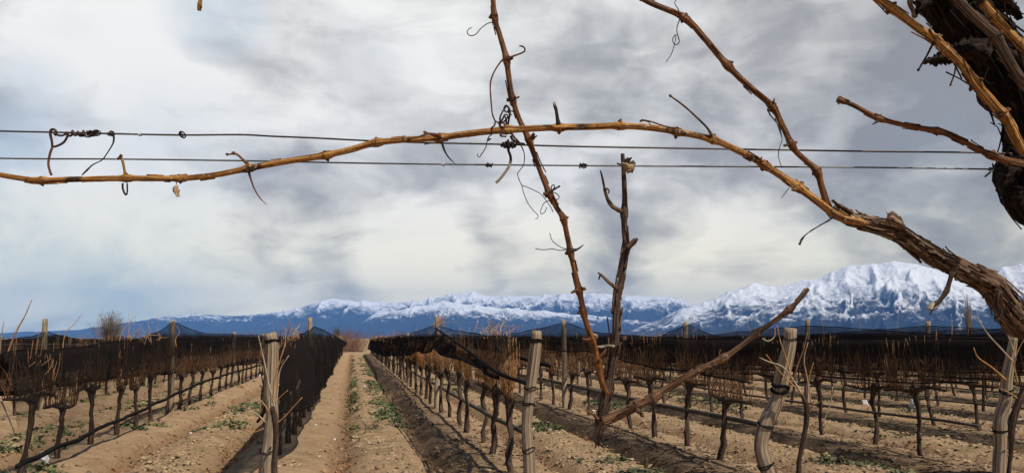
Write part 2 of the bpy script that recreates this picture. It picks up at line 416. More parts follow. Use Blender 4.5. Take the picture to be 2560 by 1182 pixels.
M['clod'] = mat('soil_clod', lambda k: principled(k, k.ramp(k.noise(k.n('ShaderNodeTexCoord').outputs['Object'], 4.0, 5, 0.65), [(0.3, (0.20, 0.125, 0.07)), (0.7, (0.43, 0.30, 0.185))]), 0.95, k.noise(k.n('ShaderNodeTexCoord').outputs['Object'], 40.0, 3), 0.02))
M['white'] = mat('white_plastic', lambda k: principled(k, k.ramp(k.noise(k.n('ShaderNodeTexCoord').outputs['Object'], 12.0, 3), [(0.3, (0.55, 0.54, 0.52)), (0.7, (0.82, 0.82, 0.82))]), 0.5))
M['twig_red'] = mat('reddish_twigs', lambda k: principled(k, k.ramp(k.noise(k.n('ShaderNodeTexCoord').outputs['Object'], 0.5, 3), [(0.3, (0.12, 0.055, 0.035)), (0.7, (0.26, 0.13, 0.08))]), 0.9))
M['twig_grey'] = mat('grey_twigs', lambda k: principled(k, k.ramp(k.noise(k.n('ShaderNodeTexCoord').outputs['Object'], 0.5, 3), [(0.3, (0.10, 0.075, 0.055)), (0.7, (0.21, 0.16, 0.12))]), 0.9))
M['fir'] = mat('dark_evergreen', lambda k: principled(k, (0.04, 0.06, 0.03, 1), 0.9))
def _rock(k):
    o = k.n('ShaderNodeTexCoord').outputs['Object']
    g = k.n('ShaderNodeNewGeometry')
    nz = k.n('ShaderNodeSeparateXYZ', {0: g.outputs[1]}).outputs[2]
    sn = k.n('ShaderNodeAttribute', attribute_name='snow').outputs[2]
    n = k.noise(o, 0.010, 7, 0.68)
    n2 = k.noise(k.vm('ADD', o, (300, 20, 7)), 0.05, 4, 0.65)
    s = k.m('ADD', sn, k.m('MULTIPLY', k.m('SUBTRACT', n, 0.5), 1.6))
    s = k.m('ADD', s, k.m('MULTIPLY', k.m('SUBTRACT', n2, 0.5), 0.95))
    s = k.m('ADD', s, k.m('MULTIPLY', k.m('SUBTRACT', nz, 0.78), 0.55))
    sm = k.step(s, 0.24, 0.84)
    rock = k.ramp(n2, [(0.3, (0.016, 0.018, 0.022)), (0.7, (0.036, 0.038, 0.044))])
    col = k.mix(sm, rock, (0.86, 0.87, 0.90, 1))
    h = k.m('ADD', n2, k.m('MULTIPLY', n, 1.5))
    return principled(k, col, 0.9, h, 14.0, 0.8, 0.1)
M['rock'] = mat('snowy_rock', _rock)
#@@PART2
# ---------------------------------------------------------------- ground
X0, SP = -0.92, 2.87                         # first row left of the track, row spacing
Y_END = 86.0
def row_x(k): return X0 + SP * k             # 0: left of the track, 1: right of it
def row_dist(x):
    t = (np.asarray(x, float) - X0) / SP
    return np.abs(t - np.round(t)) * SP
def sstep(v, a, b):
    t = np.clip((v - a) / (b - a), 0, 1); return t * t * (3 - 2 * t)
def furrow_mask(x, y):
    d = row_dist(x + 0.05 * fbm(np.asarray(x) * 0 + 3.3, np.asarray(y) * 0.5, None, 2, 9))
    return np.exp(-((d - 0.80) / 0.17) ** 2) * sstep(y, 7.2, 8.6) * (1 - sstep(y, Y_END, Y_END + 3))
def gz(x, y):
    x = np.asarray(x, float); y = np.asarray(y, float)
    d = row_dist(x); inv = sstep(y, 7.2, 8.8) * (1 - sstep(y, Y_END, Y_END + 4))
    z = -0.15 * furrow_mask(x, y) + inv * (0.07 * np.exp(-(d / 0.42) ** 2) + 0.03 * sstep(d, 1.0, 1.25))
    near = 1 - sstep(np.hypot(x, y), 30, 110)
    z = z + 0.035 * fbm(x * 0.9, y * 0.6, None, 3, 3) * near
    rough = 0.35 + 0.65 * sstep(d, 0.9, 1.2) * inv + 0.5 * (1 - inv)
    z = z + 0.030 * fbm(x * 4.1, y * 4.1, None, 4, 5) * near * rough
    c = vnoise(x * 9.0, y * 8.0, None, 8)
    z = z + 0.030 * np.clip(c - 0.15, 0, 1) * near * rough
    return z
def gz1(x, y): return float(gz(np.array([x]), np.array([y]))[0])
def build_ground():
    xs = [-7500, -5000, -2500, -1200, -600, -300, -150, -90, -60, -40, -28]
    xs += list(np.arange(-20, -6, 0.16)) + list(np.arange(-6, 10, 0.045)) + list(np.arange(10, 24, 0.13)) + list(np.arange(24, 60, 0.5))
    xs += [70, 100, 160, 300, 600, 1200, 2500, 5000, 7500]
    ys = [-7500, -4000, -1500, -500, -150, -40, -10, 0, 3, 5.5]
    y = 7.0
    while y < 110: ys.append(y); y += max(0.05, 0.0046 * y) if y > 8 else 0.1
    ys += [120, 140, 180, 260, 400, 700, 1200, 2500, 5000, 7500]
    gx, gy = np.meshgrid(np.array(xs, float), np.array(ys, float))
    z = gz(gx.ravel(), gy.ravel())
    nx, ny = len(xs), len(ys)
    me = bpy.data.meshes.new('ground')
    me.vertices.add(nx * ny)
    me.vertices.foreach_set('co', np.stack([gx.ravel(), gy.ravel(), z], 1).ravel())
    i = np.arange((ny - 1) * (nx - 1)); r = i // (nx - 1); c = i % (nx - 1); o = r * nx + c
    q = np.stack([o, o + 1, o + nx + 1, o + nx], 1).astype(np.int32)
    me.loops.add(q.size); me.loops.foreach_set('vertex_index', q.ravel())
    me.polygons.add(len(q)); me.polygons.foreach_set('loop_start', np.arange(0, q.size, 4, dtype=np.int32))
    me.polygons.foreach_set('use_smooth', np.ones(len(q), bool))
    me.update(calc_edges=True)
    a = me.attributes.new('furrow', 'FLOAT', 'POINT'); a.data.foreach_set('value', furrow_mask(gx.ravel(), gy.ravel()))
    d = row_dist(gx.ravel()); inv = sstep(gy.ravel(), 8, 9)
    a = me.attributes.new('plateau', 'FLOAT', 'POINT'); a.data.foreach_set('value', np.maximum(sstep(d, 0.85, 1.2) * inv, sstep(gy.ravel(), Y_END, Y_END + 6)))
    xr, yr = gx.ravel(), gy.ravel()
    t = (xr - X0) / SP; off = (t - np.round(t)) * SP + 0.12 * fbm(xr * 0.7, yr * 0.5, None, 3, 41)     # strip of row shade painted on the track side of the right rows
    shade_band = sstep(off, -0.86, -0.74) * (1 - sstep(off, -0.28, 0.12)) * (xr > 1.0) * (xr < 40) * sstep(yr, 7.5, 9) * (1 - sstep(yr, Y_END, Y_END + 2))
    a = me.attributes.new('row_shade', 'FLOAT', 'POINT'); a.data.foreach_set('value', shade_band)
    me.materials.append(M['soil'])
    ob = bpy.data.objects.new('ground', me); COL.objects.link(ob)
    tag(ob, 'dry sandy vineyard soil with furrows along the rows', 'ground', kind='structure')
build_ground()

# ---------------------------------------------------------------- mountains
def build_range(name, crest, r_c, base_z, amp, seed, px0, px1, snow0, snow_k, gs, label):
    """terrain strip around the photo's view: foot at r_c-1500, crest line at r_c, back slope behind"""
    cx = np.array([c[0] for c in crest], float); cy = np.array([c[1] for c in crest], float)
    pxs = np.arange(px0, px1 + 1, 3.6)
    az = []; el = []
    for p in pxs:
        v = ray(p, np.interp(p, cx, cy)); az.append(math.atan2(v.x, v.y)); el.append(v.z / math.hypot(v.x, v.y))
    az = np.array(az); el = np.array(el)
    ts = np.concatenate([np.linspace(0, 1, 110), np.linspace(1.02, 1.5, 16)])
    D = 1700.0
    A, T = np.meshgrid(az, ts)
    Rr = r_c - D + D * T
    hc = np.meshgrid(el * r_c + EYE, ts)[0]
    x = Rr * np.sin(A); y = Rr * np.cos(A)
    wx = fbm(x / 420, y / 420, None, 3, seed + 50) * 90; wy = fbm(x / 420 + 9, y / 420, None, 3, seed + 60) * 90
    # spurs run down the fall line: ridged noise finer across than along the slope
    s = A * r_c
    rg = ridged((s + wx) / gs, (Rr + wy) / (gs * 2.0), 6, seed)
    rg2 = ridged((x + wx) / (gs * 0.45), (y + wy) / (gs * 0.55), 5, seed + 7)
    prof = np.where(T <= 1, 0.12 * T + 0.88 * T ** 1.5, np.clip(1 - (T - 1) * 1.6, 0, 1))
    mid = np.clip(T, 0, 1); mod = np.sin(np.clip(mid, 0, 1) * math.pi) ** 0.7
    z = base_z + (hc - base_z) * prof
    z = z + (hc + 40) * amp * (rg - 0.45) * (mod * 0.7 + 0.21 * mid) + (hc + 40) * amp * 0.32 * (rg2 - 0.4) * (0.9 * mod + 0.2 * mid)
    z = np.where(T < 0.03, base_z - 6, z)
    snow = (z / np.maximum(0.55 * hc + 0.45 * hc.max(), 30) - snow0) * snow_k + 0.5 + 0.50 * (rg - 0.5) + 0.12 * (rg2 - 0.45)
    ny, nx = T.shape
    me = bpy.data.meshes.new(name)
    me.vertices.add(nx * ny); me.vertices.foreach_set('co', np.stack([x.ravel(), y.ravel(), z.ravel()], 1).ravel())
    i = np.arange((ny - 1) * (nx - 1)); r = i // (nx - 1); c = i % (nx - 1); o = r * nx + c
    q = np.stack([o, o + 1, o + nx + 1, o + nx], 1).astype(np.int32)
    me.loops.add(q.size); me.loops.foreach_set('vertex_index', q.ravel())
    me.polygons.add(len(q)); me.polygons.foreach_set('loop_start', np.arange(0, q.size, 4, dtype=np.int32))
    me.polygons.foreach_set('use_smooth', np.ones(len(q), bool)); me.update(calc_edges=True)
    a = me.attributes.new('snow', 'FLOAT', 'POINT'); a.data.foreach_set('value', snow.ravel())
    me.materials.append(M['rock'])
    ob = bpy.data.objects.new(name, me); COL.objects.link(ob)
    tag(ob, label, 'mountains', kind='structure')
    return z.max()
mz = build_range('mountains', [(-700, 828), (-300, 826), (0, 832), (200, 822), (330, 803), (420, 788), (500, 784), (600, 787), (720, 774), (790, 752), (830, 744), (880, 748), (950, 753), (1060, 748), (1110, 735), (1160, 726), (1230, 736), (1300, 735), (1400, 732), (1500, 728), (1570, 738), (1640, 736), (1700, 740), (1730, 757), (1900, 775), (2300, 800), (3300, 830)],
            7100, 0, 0.40, 11, -600, 2500, 0.60, 1.7, 190, 'distant mountain range with snow on its crests')
mz = max(mz, build_range('mountains', [(600, 852), (800, 846), (850, 836), (900, 806), (940, 782), (1000, 772), (1060, 760), (1110, 752), (1180, 757), (1250, 768), (1330, 772), (1420, 782), (1520, 792), (1650, 806), (1800, 825), (1900, 845), (2100, 850)],
            6300, -4, 0.42, 23, 560, 2100, 0.60, 1.9, 140, 'lower snow streaked spur before the distant range'))
mz = max(mz, build_range('mountains', [(1400, 852), (1560, 832), (1640, 800), (1700, 772), (1760, 752), (1830, 724), (1880, 706), (1940, 712), (2000, 698), (2060, 690), (2110, 668), (2170, 660), (2230, 645), (2290, 655), (2330, 664), (2400, 684), (2450, 690), (2500, 672), (2560, 654), (2640, 640), (2800, 680), (3200, 740), (3700, 810)],
            5000, -6, 0.29, 37, 1380, 3600, 0.31, 1.5, 170, 'large snow covered massif on the right of the range'))

# ---------------------------------------------------------------- haze
def build_haze():
    def fn(k):
        v = k.n('ShaderNodeVolumePrincipled', {'Color': (*HAZE_COL, 1), 'Density': HAZE_D, 'Anisotropy': -0.35})
        return v.outputs[0]
    m = bpy.data.materials.new('pale_air'); m.use_nodes = True
    k = NT(m.node_tree); v = fn(k)
    o = k.n('ShaderNodeOutputMaterial'); k.t.links.new(v, o.inputs['Volume'])
    a, b, lo, hi = -8100.0, 8100.0, -8.0, float(mz) + 25
    V = [(x, y, z) for z in (lo, hi) for y in (a, b) for x in (a, b)]
    mb = MB(); mb.add(V, [(0, 2, 3, 1), (4, 5, 7, 6), (0, 1, 5, 4), (2, 6, 7, 3), (0, 4, 6, 2), (1, 3, 7, 5)])
    ob = mb.build('haze', m, origin=(0, 0, 0), smooth=False)
    tag(ob, 'thin blue haze that fades the far mountains', 'haze', kind='stuff')
HAZE_COL = (0.16, 0.40, 0.90); HAZE_D = 0.00013
build_haze()

# ---------------------------------------------------------------- vineyard rows
rnd = random.Random(5)
_O = ['', '', 'second', 'third', 'fourth', 'fifth', 'sixth', 'seventh', 'eighth', 'ninth', 'tenth', 'eleventh', 'twelfth']
ROWNAME = {0: 'row under the low-hanging net', 1: 'row under the bunched-up net'}
for k in range(2, 12): ROWNAME[k] = _O[k] + ' row right of the track'
for k in range(-5, 0): ROWNAME[k] = _O[1 - k] + ' row left of the track'
ORD = ['first', 'second', 'third', 'fourth', 'fifth', 'sixth', 'seventh', 'eighth', 'ninth', 'tenth', 'eleventh', 'twelfth', 'thirteenth', 'fourteenth', 'fifteenth', 'sixteenth', 'seventeenth', 'eighteenth', 'nineteenth', 'twentieth']
def px_prof(pts, x):
    """photo points on the row's plane -> sorted (y, z)"""
    o = sorted([(on_x(px, py, x).y, on_x(px, py, x).z) for px, py in pts])
    return np.array([a for a, _ in o]), np.array([b for _, b in o])
POST_Y = [9.8, 19.7, 28.9, 38.2, 47.5, 56.8, 66.0, 75.2, 84.5]
SECOND = {k: on_x(px, 845, row_x(k)).y - 19.7 for k, px in ((-1, 436), (0, 782), (1, 1095), (2, 1412), (3, 1715), (4, 2012), (5, 2315))}
def post_y(k, j): return POST_Y[j] + (SECOND.get(k, SECOND[5] if k > 5 else 0.0) if j else 0.0)
def net(k, top, bl, br, y0, y1, op, wl=0.16, wr=0.16, seed=0, rope=0.012, lab=''):
    """black net over row k: left skirt, top, right skirt; top/bl/br are functions of y"""
    x = row_x(k)
    ys = []; y = y0
    while y < y1: ys.append(y); y += 0.16 if y < 30 else 0.5
    ys.append(y1); ys = np.array(ys); n = len(ys); U = np.linspace(-1, 1, 25); m = len(U)
    zt, zl, zr = top(ys), bl(ys), br(ys)
    sag = 0.0 if k == -1 else 0.09 if k == 0 else 0.055
    zl = zl - sag * np.abs(np.sin(ys * 0.71 + seed)) + 0.03 * fbm(ys * .5, ys * 0 + seed, None, 2, seed); zr = zr - sag * np.abs(np.sin(ys * 0.63 + seed * 2))
    V = []; A = []
    yy, uu = np.meshgrid(ys, U, indexing='ij')
    drop = np.where(uu < 0, (zt - zl)[:, None], (zt - zr)[:, None]) * np.abs(uu)
    zz = zt[:, None] - drop
    side = np.where(uu < 0, -wl, wr) * np.abs(uu) ** 0.45 * (np.clip((yy - 9.2) / 2.6, .3, 1) if k == 0 else 1)
    wr_ = 0.07 * fbm(yy * 0.9 + uu * 1.3, zz * 2.2, uu * 0 + seed, 3, seed) + 0.022 * fbm(yy * 3.1 + zz * 2.5, zz * 4.5, uu * 0 + seed, 3, seed + 3)
    pl = 0.035 * fbm((yy + zz * 0.8) * 1.9, zz * 0.7, uu * 0 + seed, 3, seed + 21) + 0.03 * np.maximum(0, fbm((yy - zz * 1.3) * 1.2, zz * 0.5, uu * 0 + seed, 2, seed + 31))
    wr_ = wr_ + pl * 1.3
    xx = x + side + wr_ * np.clip(np.abs(uu) * 3, 0.3, 1)
    zz = zz + 0.02 * fbm(yy * 1.7, uu * 2.0, uu * 0 + seed, 2, seed + 9)
    opv = op(yy, uu) * (1 - 0.62 * sstep(zz, 1.69, 1.76))
    au = np.abs(uu); opv = opv + (0.16 if k > 1 else 0.07) * (au < 0.5) - 0.06 * (au > 0.45) * (k == -1) + 0.05 * (k > 1)
    V = np.stack([xx.ravel(), yy.ravel(), zz.ravel()], 1)
    A = np.stack([opv.ravel(), yy.ravel(), uu.ravel()], 1)
    Fc = [(i * m + j, (i + 1) * m + j, (i + 1) * m + j + 1, i * m + j + 1) for i in range(n - 1) for j in range(m - 1)]
    mb = MB(); mb.add(V.tolist(), Fc, A.tolist())
    ob = mb.build('shade_net', NET_MAT)
    tag(ob, lab, 'net', 'black nets over the vine rows')
    for jj in (0, m - 1):
        P = [Vector((xx[i, jj], yy[i, jj], zz[i, jj])) for i in range(0, n, 2)]
        h = MB(); tube(h, P, rope, 5, 0.3, seed + jj, 3.0); child(h, 'hem', M['net_rope'], ob)
    P = [Vector((xx[i, m // 2], yy[i, m // 2], zz[i, m // 2] + 0.004)) for i in range(0, n, 2)]
    h = MB(); tube(h, P, 0.008, 5, 0.3, seed, 3.0); child(h, 'ridge_cord', M['net_rope'], ob)
    return ob
def _netmat(k):
    at_ = k.n('ShaderNodeAttribute', attribute_name='bc').outputs[1]
    op = k.n('ShaderNodeSeparateXYZ', {0: at_}).outputs[0]
    o = k.n('ShaderNodeTexCoord').outputs['Object']
    n1 = k.noise(k.scale(o, (1.0, 0.6, 2.2)), 1.5, 5, 0.62)
    a = k.m('ADD', k.m('MULTIPLY', k.m('SUBTRACT', n1, 0.5), 0.8), op)
    a = k.m('MINIMUM', k.m('MAXIMUM', a, 0.05), 0.985)
    dif = k.n('ShaderNodeBsdfDiffuse', {'Color': (0.020, 0.0165, 0.0150, 1)})
    tl = k.n('ShaderNodeBsdfTranslucent', {'Color': (0.012, 0.009, 0.007, 1)})
    body = k.n('ShaderNodeMixShader', {0: 0.3, 1: dif.outputs[0], 2: tl.outputs[0]})
    tr = k.n('ShaderNodeBsdfTransparent')
    return k.n('ShaderNodeMixShader', {0: a, 1: tr.outputs[0], 2: body.outputs[0]}).outputs[0]
NET_MAT = mat('black_shade_net', _netmat)
def const(v): return lambda y: np.full_like(y, v)
def interp(pts, x):
    a, b = px_prof(pts, x); return lambda y: np.interp(y, a, b)
def gen_top(seed, base=1.60, bump2=0.36, w=2.8, k=0):
    r = random.Random(seed); bm = [0.0, bump2] + [r.uniform(0.02, 0.22) for _ in POST_Y[2:]]
    def f(y):
        z = base + 0.03 * fbm(y * 0.3, y * 0 + seed, None, 2, seed)
        for p, b in zip([post_y(k, j) for j in range(len(POST_Y))], bm): z = z + b * np.clip(1 - np.abs(y - p) / w, 0, 1) ** 1.15
        return z
    return f
# row left of the track: net down to the ground, taut face towards the track
net(0, interp([(700, 870), (717, 860), (745, 840), (787, 817), (806, 823), (831, 836), (852, 848), (866, 856)], row_x(0)),
    const(0.75), interp([(684, 1096), (700, 1066), (763, 1000), (812, 940), (838, 886), (852, 866), (864, 858)], row_x(0) + 0.34),
    9.75, 85.0, lambda y, u: np.where(u < 0, 0.7, 0.86), 0.24, 0.42, 2, 0.016, 'black net hanging almost to the ground along the track')
# row right of the track: net gathered up, canes show below it
def r1_op(y, u):                              # doubled below the fold that runs from the peak to the end post
    fold = np.clip((19.4 - y) / 10.4, 0, 1)
    return np.where(u < 0, np.where(np.abs(u) > fold, 0.95, 0.62), 0.34)
R1B = ([(1312, 956), (1250, 930), (1180, 903), (1120, 880), (1082, 871), (1040, 878), (1000, 886), (962, 888), (935, 878), (915, 868), (900, 862)], row_x(1) - 0.30)
r1b = interp(*R1B)
net(1, interp([(1330, 852), (1300, 847), (1200, 837), (1130, 824), (1090, 812), (1060, 822), (1020, 835), (960, 842), (900, 850), (890, 852)], row_x(1)),
    r1b, lambda y: np.maximum(r1b(y) + 0.12, 1.25), 9.0, 85.0, r1_op, 0.32, 0.24, 4, 0.022, 'black net bunched up high above golden canes beside the track')
# second row beyond the low-hanging net: thin front layer reaching down to the hem near the ground
def l2_op(y, u): return np.where(u < 0, 0.90, np.where(u < 0.42, 0.62, 0.36))
l2x = row_x(-1)
net(-1, interp([(-200, 900), (0, 884), (40, 878), (156, 872), (273, 857), (352, 845), (400, 826), (432, 803), (470, 820), (508, 833), (660, 838), (760, 842)], l2x),
    interp([(-200, 1010), (0, 990), (117, 970), (234, 954), (430, 931), (660, 905), (760, 884)], l2x - 0.15),
    interp([(-300, 1250), (0, 1170), (273, 1052), (508, 950), (660, 907), (760, 880)], l2x + 0.12),
    9.9, 85.0, l2_op, 0.25, 0.22, 6, 0.03, 'thin black net veiling upright canes down to a dark hem, second row')
def r2_op(y, u): return np.where(u < 0, 0.46, 0.38)
net(2, interp([(1985, 850), (1900, 848), (1740, 846), (1560, 838), (1480, 828), (1412, 806), (1350, 820), (1270, 836), (1150, 842), (1000, 846)], row_x(2)),
    interp([(1990, 955), (1930, 945), (1820, 934), (1645, 911), (1492, 877), (1355, 868), (1200, 862), (1050, 856)], row_x(2) - 0.12),
    const(1.2), 8.9, 85.0, r2_op, 0.26, 0.22, 8, 0.011, 'black net across the second row right of the track, raised off its canes')
for k in list(range(3, 12)) + [-2, -3, -4, -5]:
    gt = gen_top(40 + k, 1.60 + 0.03 * (k == 3), 0.34 if k > 0 else 0.2, 2.1 if k < 4 else 8.0, k)
    bb = 1.10 if k > 0 else 0.9
    net(k, gt, const(bb), const(bb + 0.05), 8.6 if k == 3 else 9.8, 85.0, lambda y, u: np.where(u < 0, 0.46, 0.38), 0.25, 0.22, 60 + k, 0.01,
        'black net over the ' + ROWNAME[k])
# ropes of rolled net crossing the bunched net: part of that net
n1 = [o for o in bpy.data.objects if o.get('label', '').startswith('black net bunched')][0]
for pts in ([(1088, 820), (1150, 862), (1235, 925), (1312, 957)],):
    P, r_ = catmull([on_x(a, b, row_x(1) - 0.31) for a, b in pts], [0.016, 0.022, 0.024, 0.02], 0.15)
    h = MB(); tube(h, P, r_, 6, 0.35, 3, 4.0); child(h, 'rolled_fold', M['net_rope'], n1)

# ---- hoses and wires of the rows
def strand(name, k, y0, y1, z0, r, m, lab, cat, grp, sag=0.03, dx=0.05, seed=0):
    rr = random.Random(seed + k); ys = np.arange(y0, y1, 0.6)
    P = [Vector((row_x(k) + dx + 0.015 * math.sin(y * 0.9), y, z0 - sag * abs(math.sin((y - 9.8) / 9.3 * math.pi)) + rr.uniform(-.008, .008))) for y in ys]
    mb = MB(); tube(mb, P, r, 6, 0.15, seed, 2.0)
    return tag(mb.build(name, m), lab, cat, grp)
for k, z, r in ((0, 0.45, 0.012), (1, 0.56, 0.03), (2, 0.61, 0.034), (3, 0.56, 0.02), (4, 0.55, 0.016), (5, 0.55, 0.016), (-2, 0.5, 0.014), (6, 0.55, 0.016)):
    strand('irrigation_hose', k, 9.0 if k < 4 else 9.9, 84, z, r, M['hose'], 'dusty hose strung low along the ' + ROWNAME[k], 'hose', 'irrigation hoses along the rows', seed=3)
for k in (-1, 0, 1, 2, 3, 4, 5):
    for z in (1.18, 1.58):
        strand('row_wire', k, 9.8, 84, z, 0.0022, M['wire_gal'], ('upper' if z > 1.4 else 'lower') + ' thin wire along the ' + ROWNAME[k], 'wire', 'thin wires of the vine rows', 0.01, 0.0, 9)

# ---- posts
def traced_post(pts, lab, ties=(), bx=None, d=None):
    base = on_ground(pts[-1][0], pts[-1][1])
    d = depth_of(base) if d is None else d
    P, r = catmull([at(a, b, d) for a, b, w in pts], [w * .435 / F * d for a, b, w in pts], 0.06)
    P[-1].z -= 0.15
    P, r = P[::-1], r[::-1]
    mb = MB(); S = tube(mb, P, r, 14, 0.10, len(lab), 2.2, 1.3, ridge=0.035)
    o = tag(mb.build('vineyard_post', M['post']), lab, 'post', 'wooden vineyard posts')
    for py, w in ties:
        i = min(range(len(P)), key=lambda i: abs(project(P[i])[1] - py))
        t = MB(); c = P[i]; fr = frames(P)[i]
        for q in range(2):
            off = fr[0] * (w * (q - 1) * 0.35)
            ring = [c + off + fr[1] * (math.cos(a) * (r[i] * 1.08)) + fr[2] * (math.sin(a) * r[i] * 1.08) + fr[0] * (0.012 * math.sin(a * 2 + q) + .012 * math.sin(a + 2 * q + i)) for a in np.linspace(0, 2 * math.pi, 17)]
            tube(t, ring, w * 0.13, 6, 0.5, q, 9.0, cap=False)
        child(t, 'net_tie', M['net_rope'], o)
    return o
traced_post([(676, 832, 32), (680, 860, 36), (678, 920, 38), (676, 980, 38), (680, 1040, 36), (676, 1100, 42), (672, 1150, 52), (668, 1215, 58)], 'thick pale end post among dry canes at the low-hanging net', ((846, 0.07), (1128, 0.03)))
traced_post([(1343, 827, 26), (1340, 860, 32), (1332, 920, 34), (1324, 980, 32), (1317, 1060, 31), (1321, 1120, 34), (1325, 1182, 38), (1326, 1222, 40)], 'leaning end post with black ties beside the bunched-up net', ((850, 0.09), (972, 0.04), (1000, 0.05), (1115, 0.05)))
traced_post([(1977, 820, 34), (1972, 870, 38), (1958, 930, 42), (1942, 1000, 40), (1914, 1060, 42), (1903, 1110, 40), (1911, 1150, 44), (1932, 1205, 44)], 'crooked S-shaped end post with dark sawn top, second row right of the track', ((848, 0.03), (965, 0.16), (1064, 0.05), (1160, 0.05)))
traced_post([(2535, 840, 20), (2527, 890, 26), (2517, 950, 30), (2514, 1000, 34), (2500, 1050, 36), (2501, 1110, 34), (2499, 1150, 36), (2499, 1195, 38)], 'bent end post under the shaggy vine arm, third row right of the track', ((970, 0.07), (1072, 0.05)))
def post_proto(seed, h=2.05, r=0.062):
    rr = random.Random(seed); b = rr.uniform(-0.05, 0.05); c = rr.uniform(-0.05, 0.05)
    P, rd = catmull([(0, 0, -0.1), (b * 0.3, 0, 0.5), (b, c * 0.5, 1.0), (b * 0.6 + c, c, 1.6), (b + c, c * 1.4, h)], [r * 1.15, r * 1.1, r, r * 0.95, r * 0.82], 0.12)
    mb = MB(); tube(mb, P, rd, 9, 0.10, seed, 2.2, 1.3, ridge=0.08)
    return mb.build('vineyard_post', M['post'], origin=(0, 0, 0))
pprot = [post_proto(s) for s in (1, 2, 3, 4)]; pused = [False] * 4
def place_post(k, j, lab, h=None, x=None, y=None, lean=0.0):
    v = (k * 3 + j) % 4
    if pused[v]: o = pprot[v].copy(); COL.objects.link(o)
    else: o = pprot[v]; pused[v] = True
    x = row_x(k) if x is None else x; y = post_y(k, j) if y is None else y
    o.location = (x, y, gz1(x, y)); o.rotation_euler = (lean, rnd.uniform(-.03, .03), rnd.uniform(0, 6))
    o.scale = (1, 1, (h or rnd.uniform(1.72, 1.9)) / 2.05)
    tag(o, lab, 'post', 'wooden vineyard posts')
for k in range(-4, 9):
    for j in range(0, len(POST_Y)):
        y = post_y(k, j); x = row_x(k)
        if j == 0 and k in (-1, 0, 1, 2, 3): continue
        px, py, d = project(Vector((x, y, 1.5)))
        if not (-150 < px < 2700): continue
        h = rnd.uniform(1.95, 2.05) if j == 1 else rnd.uniform(1.58, 1.78)
        if k in (0, 1) and j == 1: h = 2.08
        place_post(k, j, '%s post from the near end, %s' % (ORD[j], ROWNAME[k]), h)
place_post(1, 8, 'pale gate post at the far end of the dirt track', 1.5, 2.0, 88.0)

# ---- vines of the rows
def vine_shapes(seed, ncane, dense):
    rr = random.Random(seed)
    lean = rr.uniform(-0.17, 0.17); lx = rr.uniform(-0.09, 0.09); hc = rr.uniform(0.74, 0.92); tk = rr.uniform(.8, 1.25)
    tr = [(0, 0, -0.08), (lx * .4 + rr.uniform(-.03, .03), lean * 0.3 + rr.uniform(-.03, .03), 0.2), (lx * .6 + rr.uniform(-.04, .04), lean * .6 + rr.uniform(-.04, .04), 0.42), (lx * .8 + rr.uniform(-.03, .03), lean * .9 + rr.uniform(-.03, .03), 0.64), (lx, lean, hc)]
    P, r = catmull(tr, [0.043 * tk, 0.033 * tk, 0.029 * tk, 0.033 * tk, 0.048 * tk], 0.05)
    trunk = MB(); tube(trunk, P, r, 9, 0.75, seed, 9.0, 1.3)
    blob(trunk, P[-1] - Vector((0, 0, 0.06)), Vector((0, 0, 1)), 0.16, 0.068, seed, 0.4)
    top = P[-1]; arms = []; tips = []
    for s in (-1, 1):
        L = rr.uniform(0.56, 0.74)
        A = [top, top + Vector((rr.uniform(-.03, .03), s * L * 0.45, rr.uniform(-.02, .07))), top + Vector((rr.uniform(-.05, .05), s * L, rr.uniform(-.03, .06)))]
        PA, ra = catmull(A, [0.034, 0.024, 0.015], 0.05)
        a = MB(); tube(a, PA, ra, 7, 0.4, seed + 3 + s, 9.0, 1.2); arms.append(a); tips.append(PA)
    canes = []
    for i in range(ncane):
        PA = tips[i % 2]; b = PA[rr.randrange(1 if dense else 2, len(PA))] if i > 1 else top
        L = rr.uniform(0.40, 0.76) * (1.3 if rr.random() < .07 else 1); dx = rr.gauss(0, .05); dy = rr.uniform(-.2, .2)
        if rr.random() < 0.06: dx *= 2.2; dy *= 1.6
        C = [b, b + Vector((dx * 0.5, dy * 0.35, L * 0.3)), b + Vector((dx * 0.8 + rr.uniform(-.02, .02), dy * 0.7, L * 0.65)), b + Vector((dx * 0.9, dy, L))]
        PC, rc = catmull(C, [0.0054, 0.0045, 0.0037, 0.0022], 0.16)
        c = MB(); tube(c, PC, rc, 5, 0.1, i, 4.0); canes.append(c)
        for q in range(1 if dense else 2):                   # side twigs and short stubby growth round the head
            b2 = b + Vector((rr.uniform(-.03, .03), rr.uniform(-.05, .05), -.01)) if q else PC[1]; l2 = rr.uniform(0.12, 0.42)
            PT, rt = catmull([b2, b2 + Vector((rr.uniform(-.06, .06), rr.uniform(-.09, .09), l2 * .5)), b2 + Vector((rr.uniform(-.12, .12), rr.uniform(-.15, .15), l2))], [0.006, 0.005, 0.003], 0.14)
            tube(c, PT, rt, 4)
    return trunk, arms, canes
VPROT = {}
def vine_proto(kind, seed, ncane, dense, cm):
    root = empty('vineyard_grapevine', (0, 0, 0))
    t, arms, canes = vine_shapes(seed, ncane, dense)
    child(t, 'trunk', M['vine_bark'], root)
    for a in arms: child(a, 'cordon', M['vine_bark'], root)
    for i, c in enumerate(canes): child(c, 'cane', M[cm if i % 3 else ('shoot_pale' if cm == 'shoot' and i % 2 else 'shoot_dull' if cm == 'shoot' else cm)], root)
    return root
def vine_simple(seed, ncane, dense, cm):
    t, arms, canes = vine_shapes(seed, ncane, dense); mb = MB()
    for x, i in [(t, 0)] + [(a, 0) for a in arms] + [(c, 1) for c in canes]: mb.add(x.v, x.f, x.a, i)
    return mb.build('vineyard_grapevine', [M['vine_bark'], M[cm]], origin=(0, 0, 0))
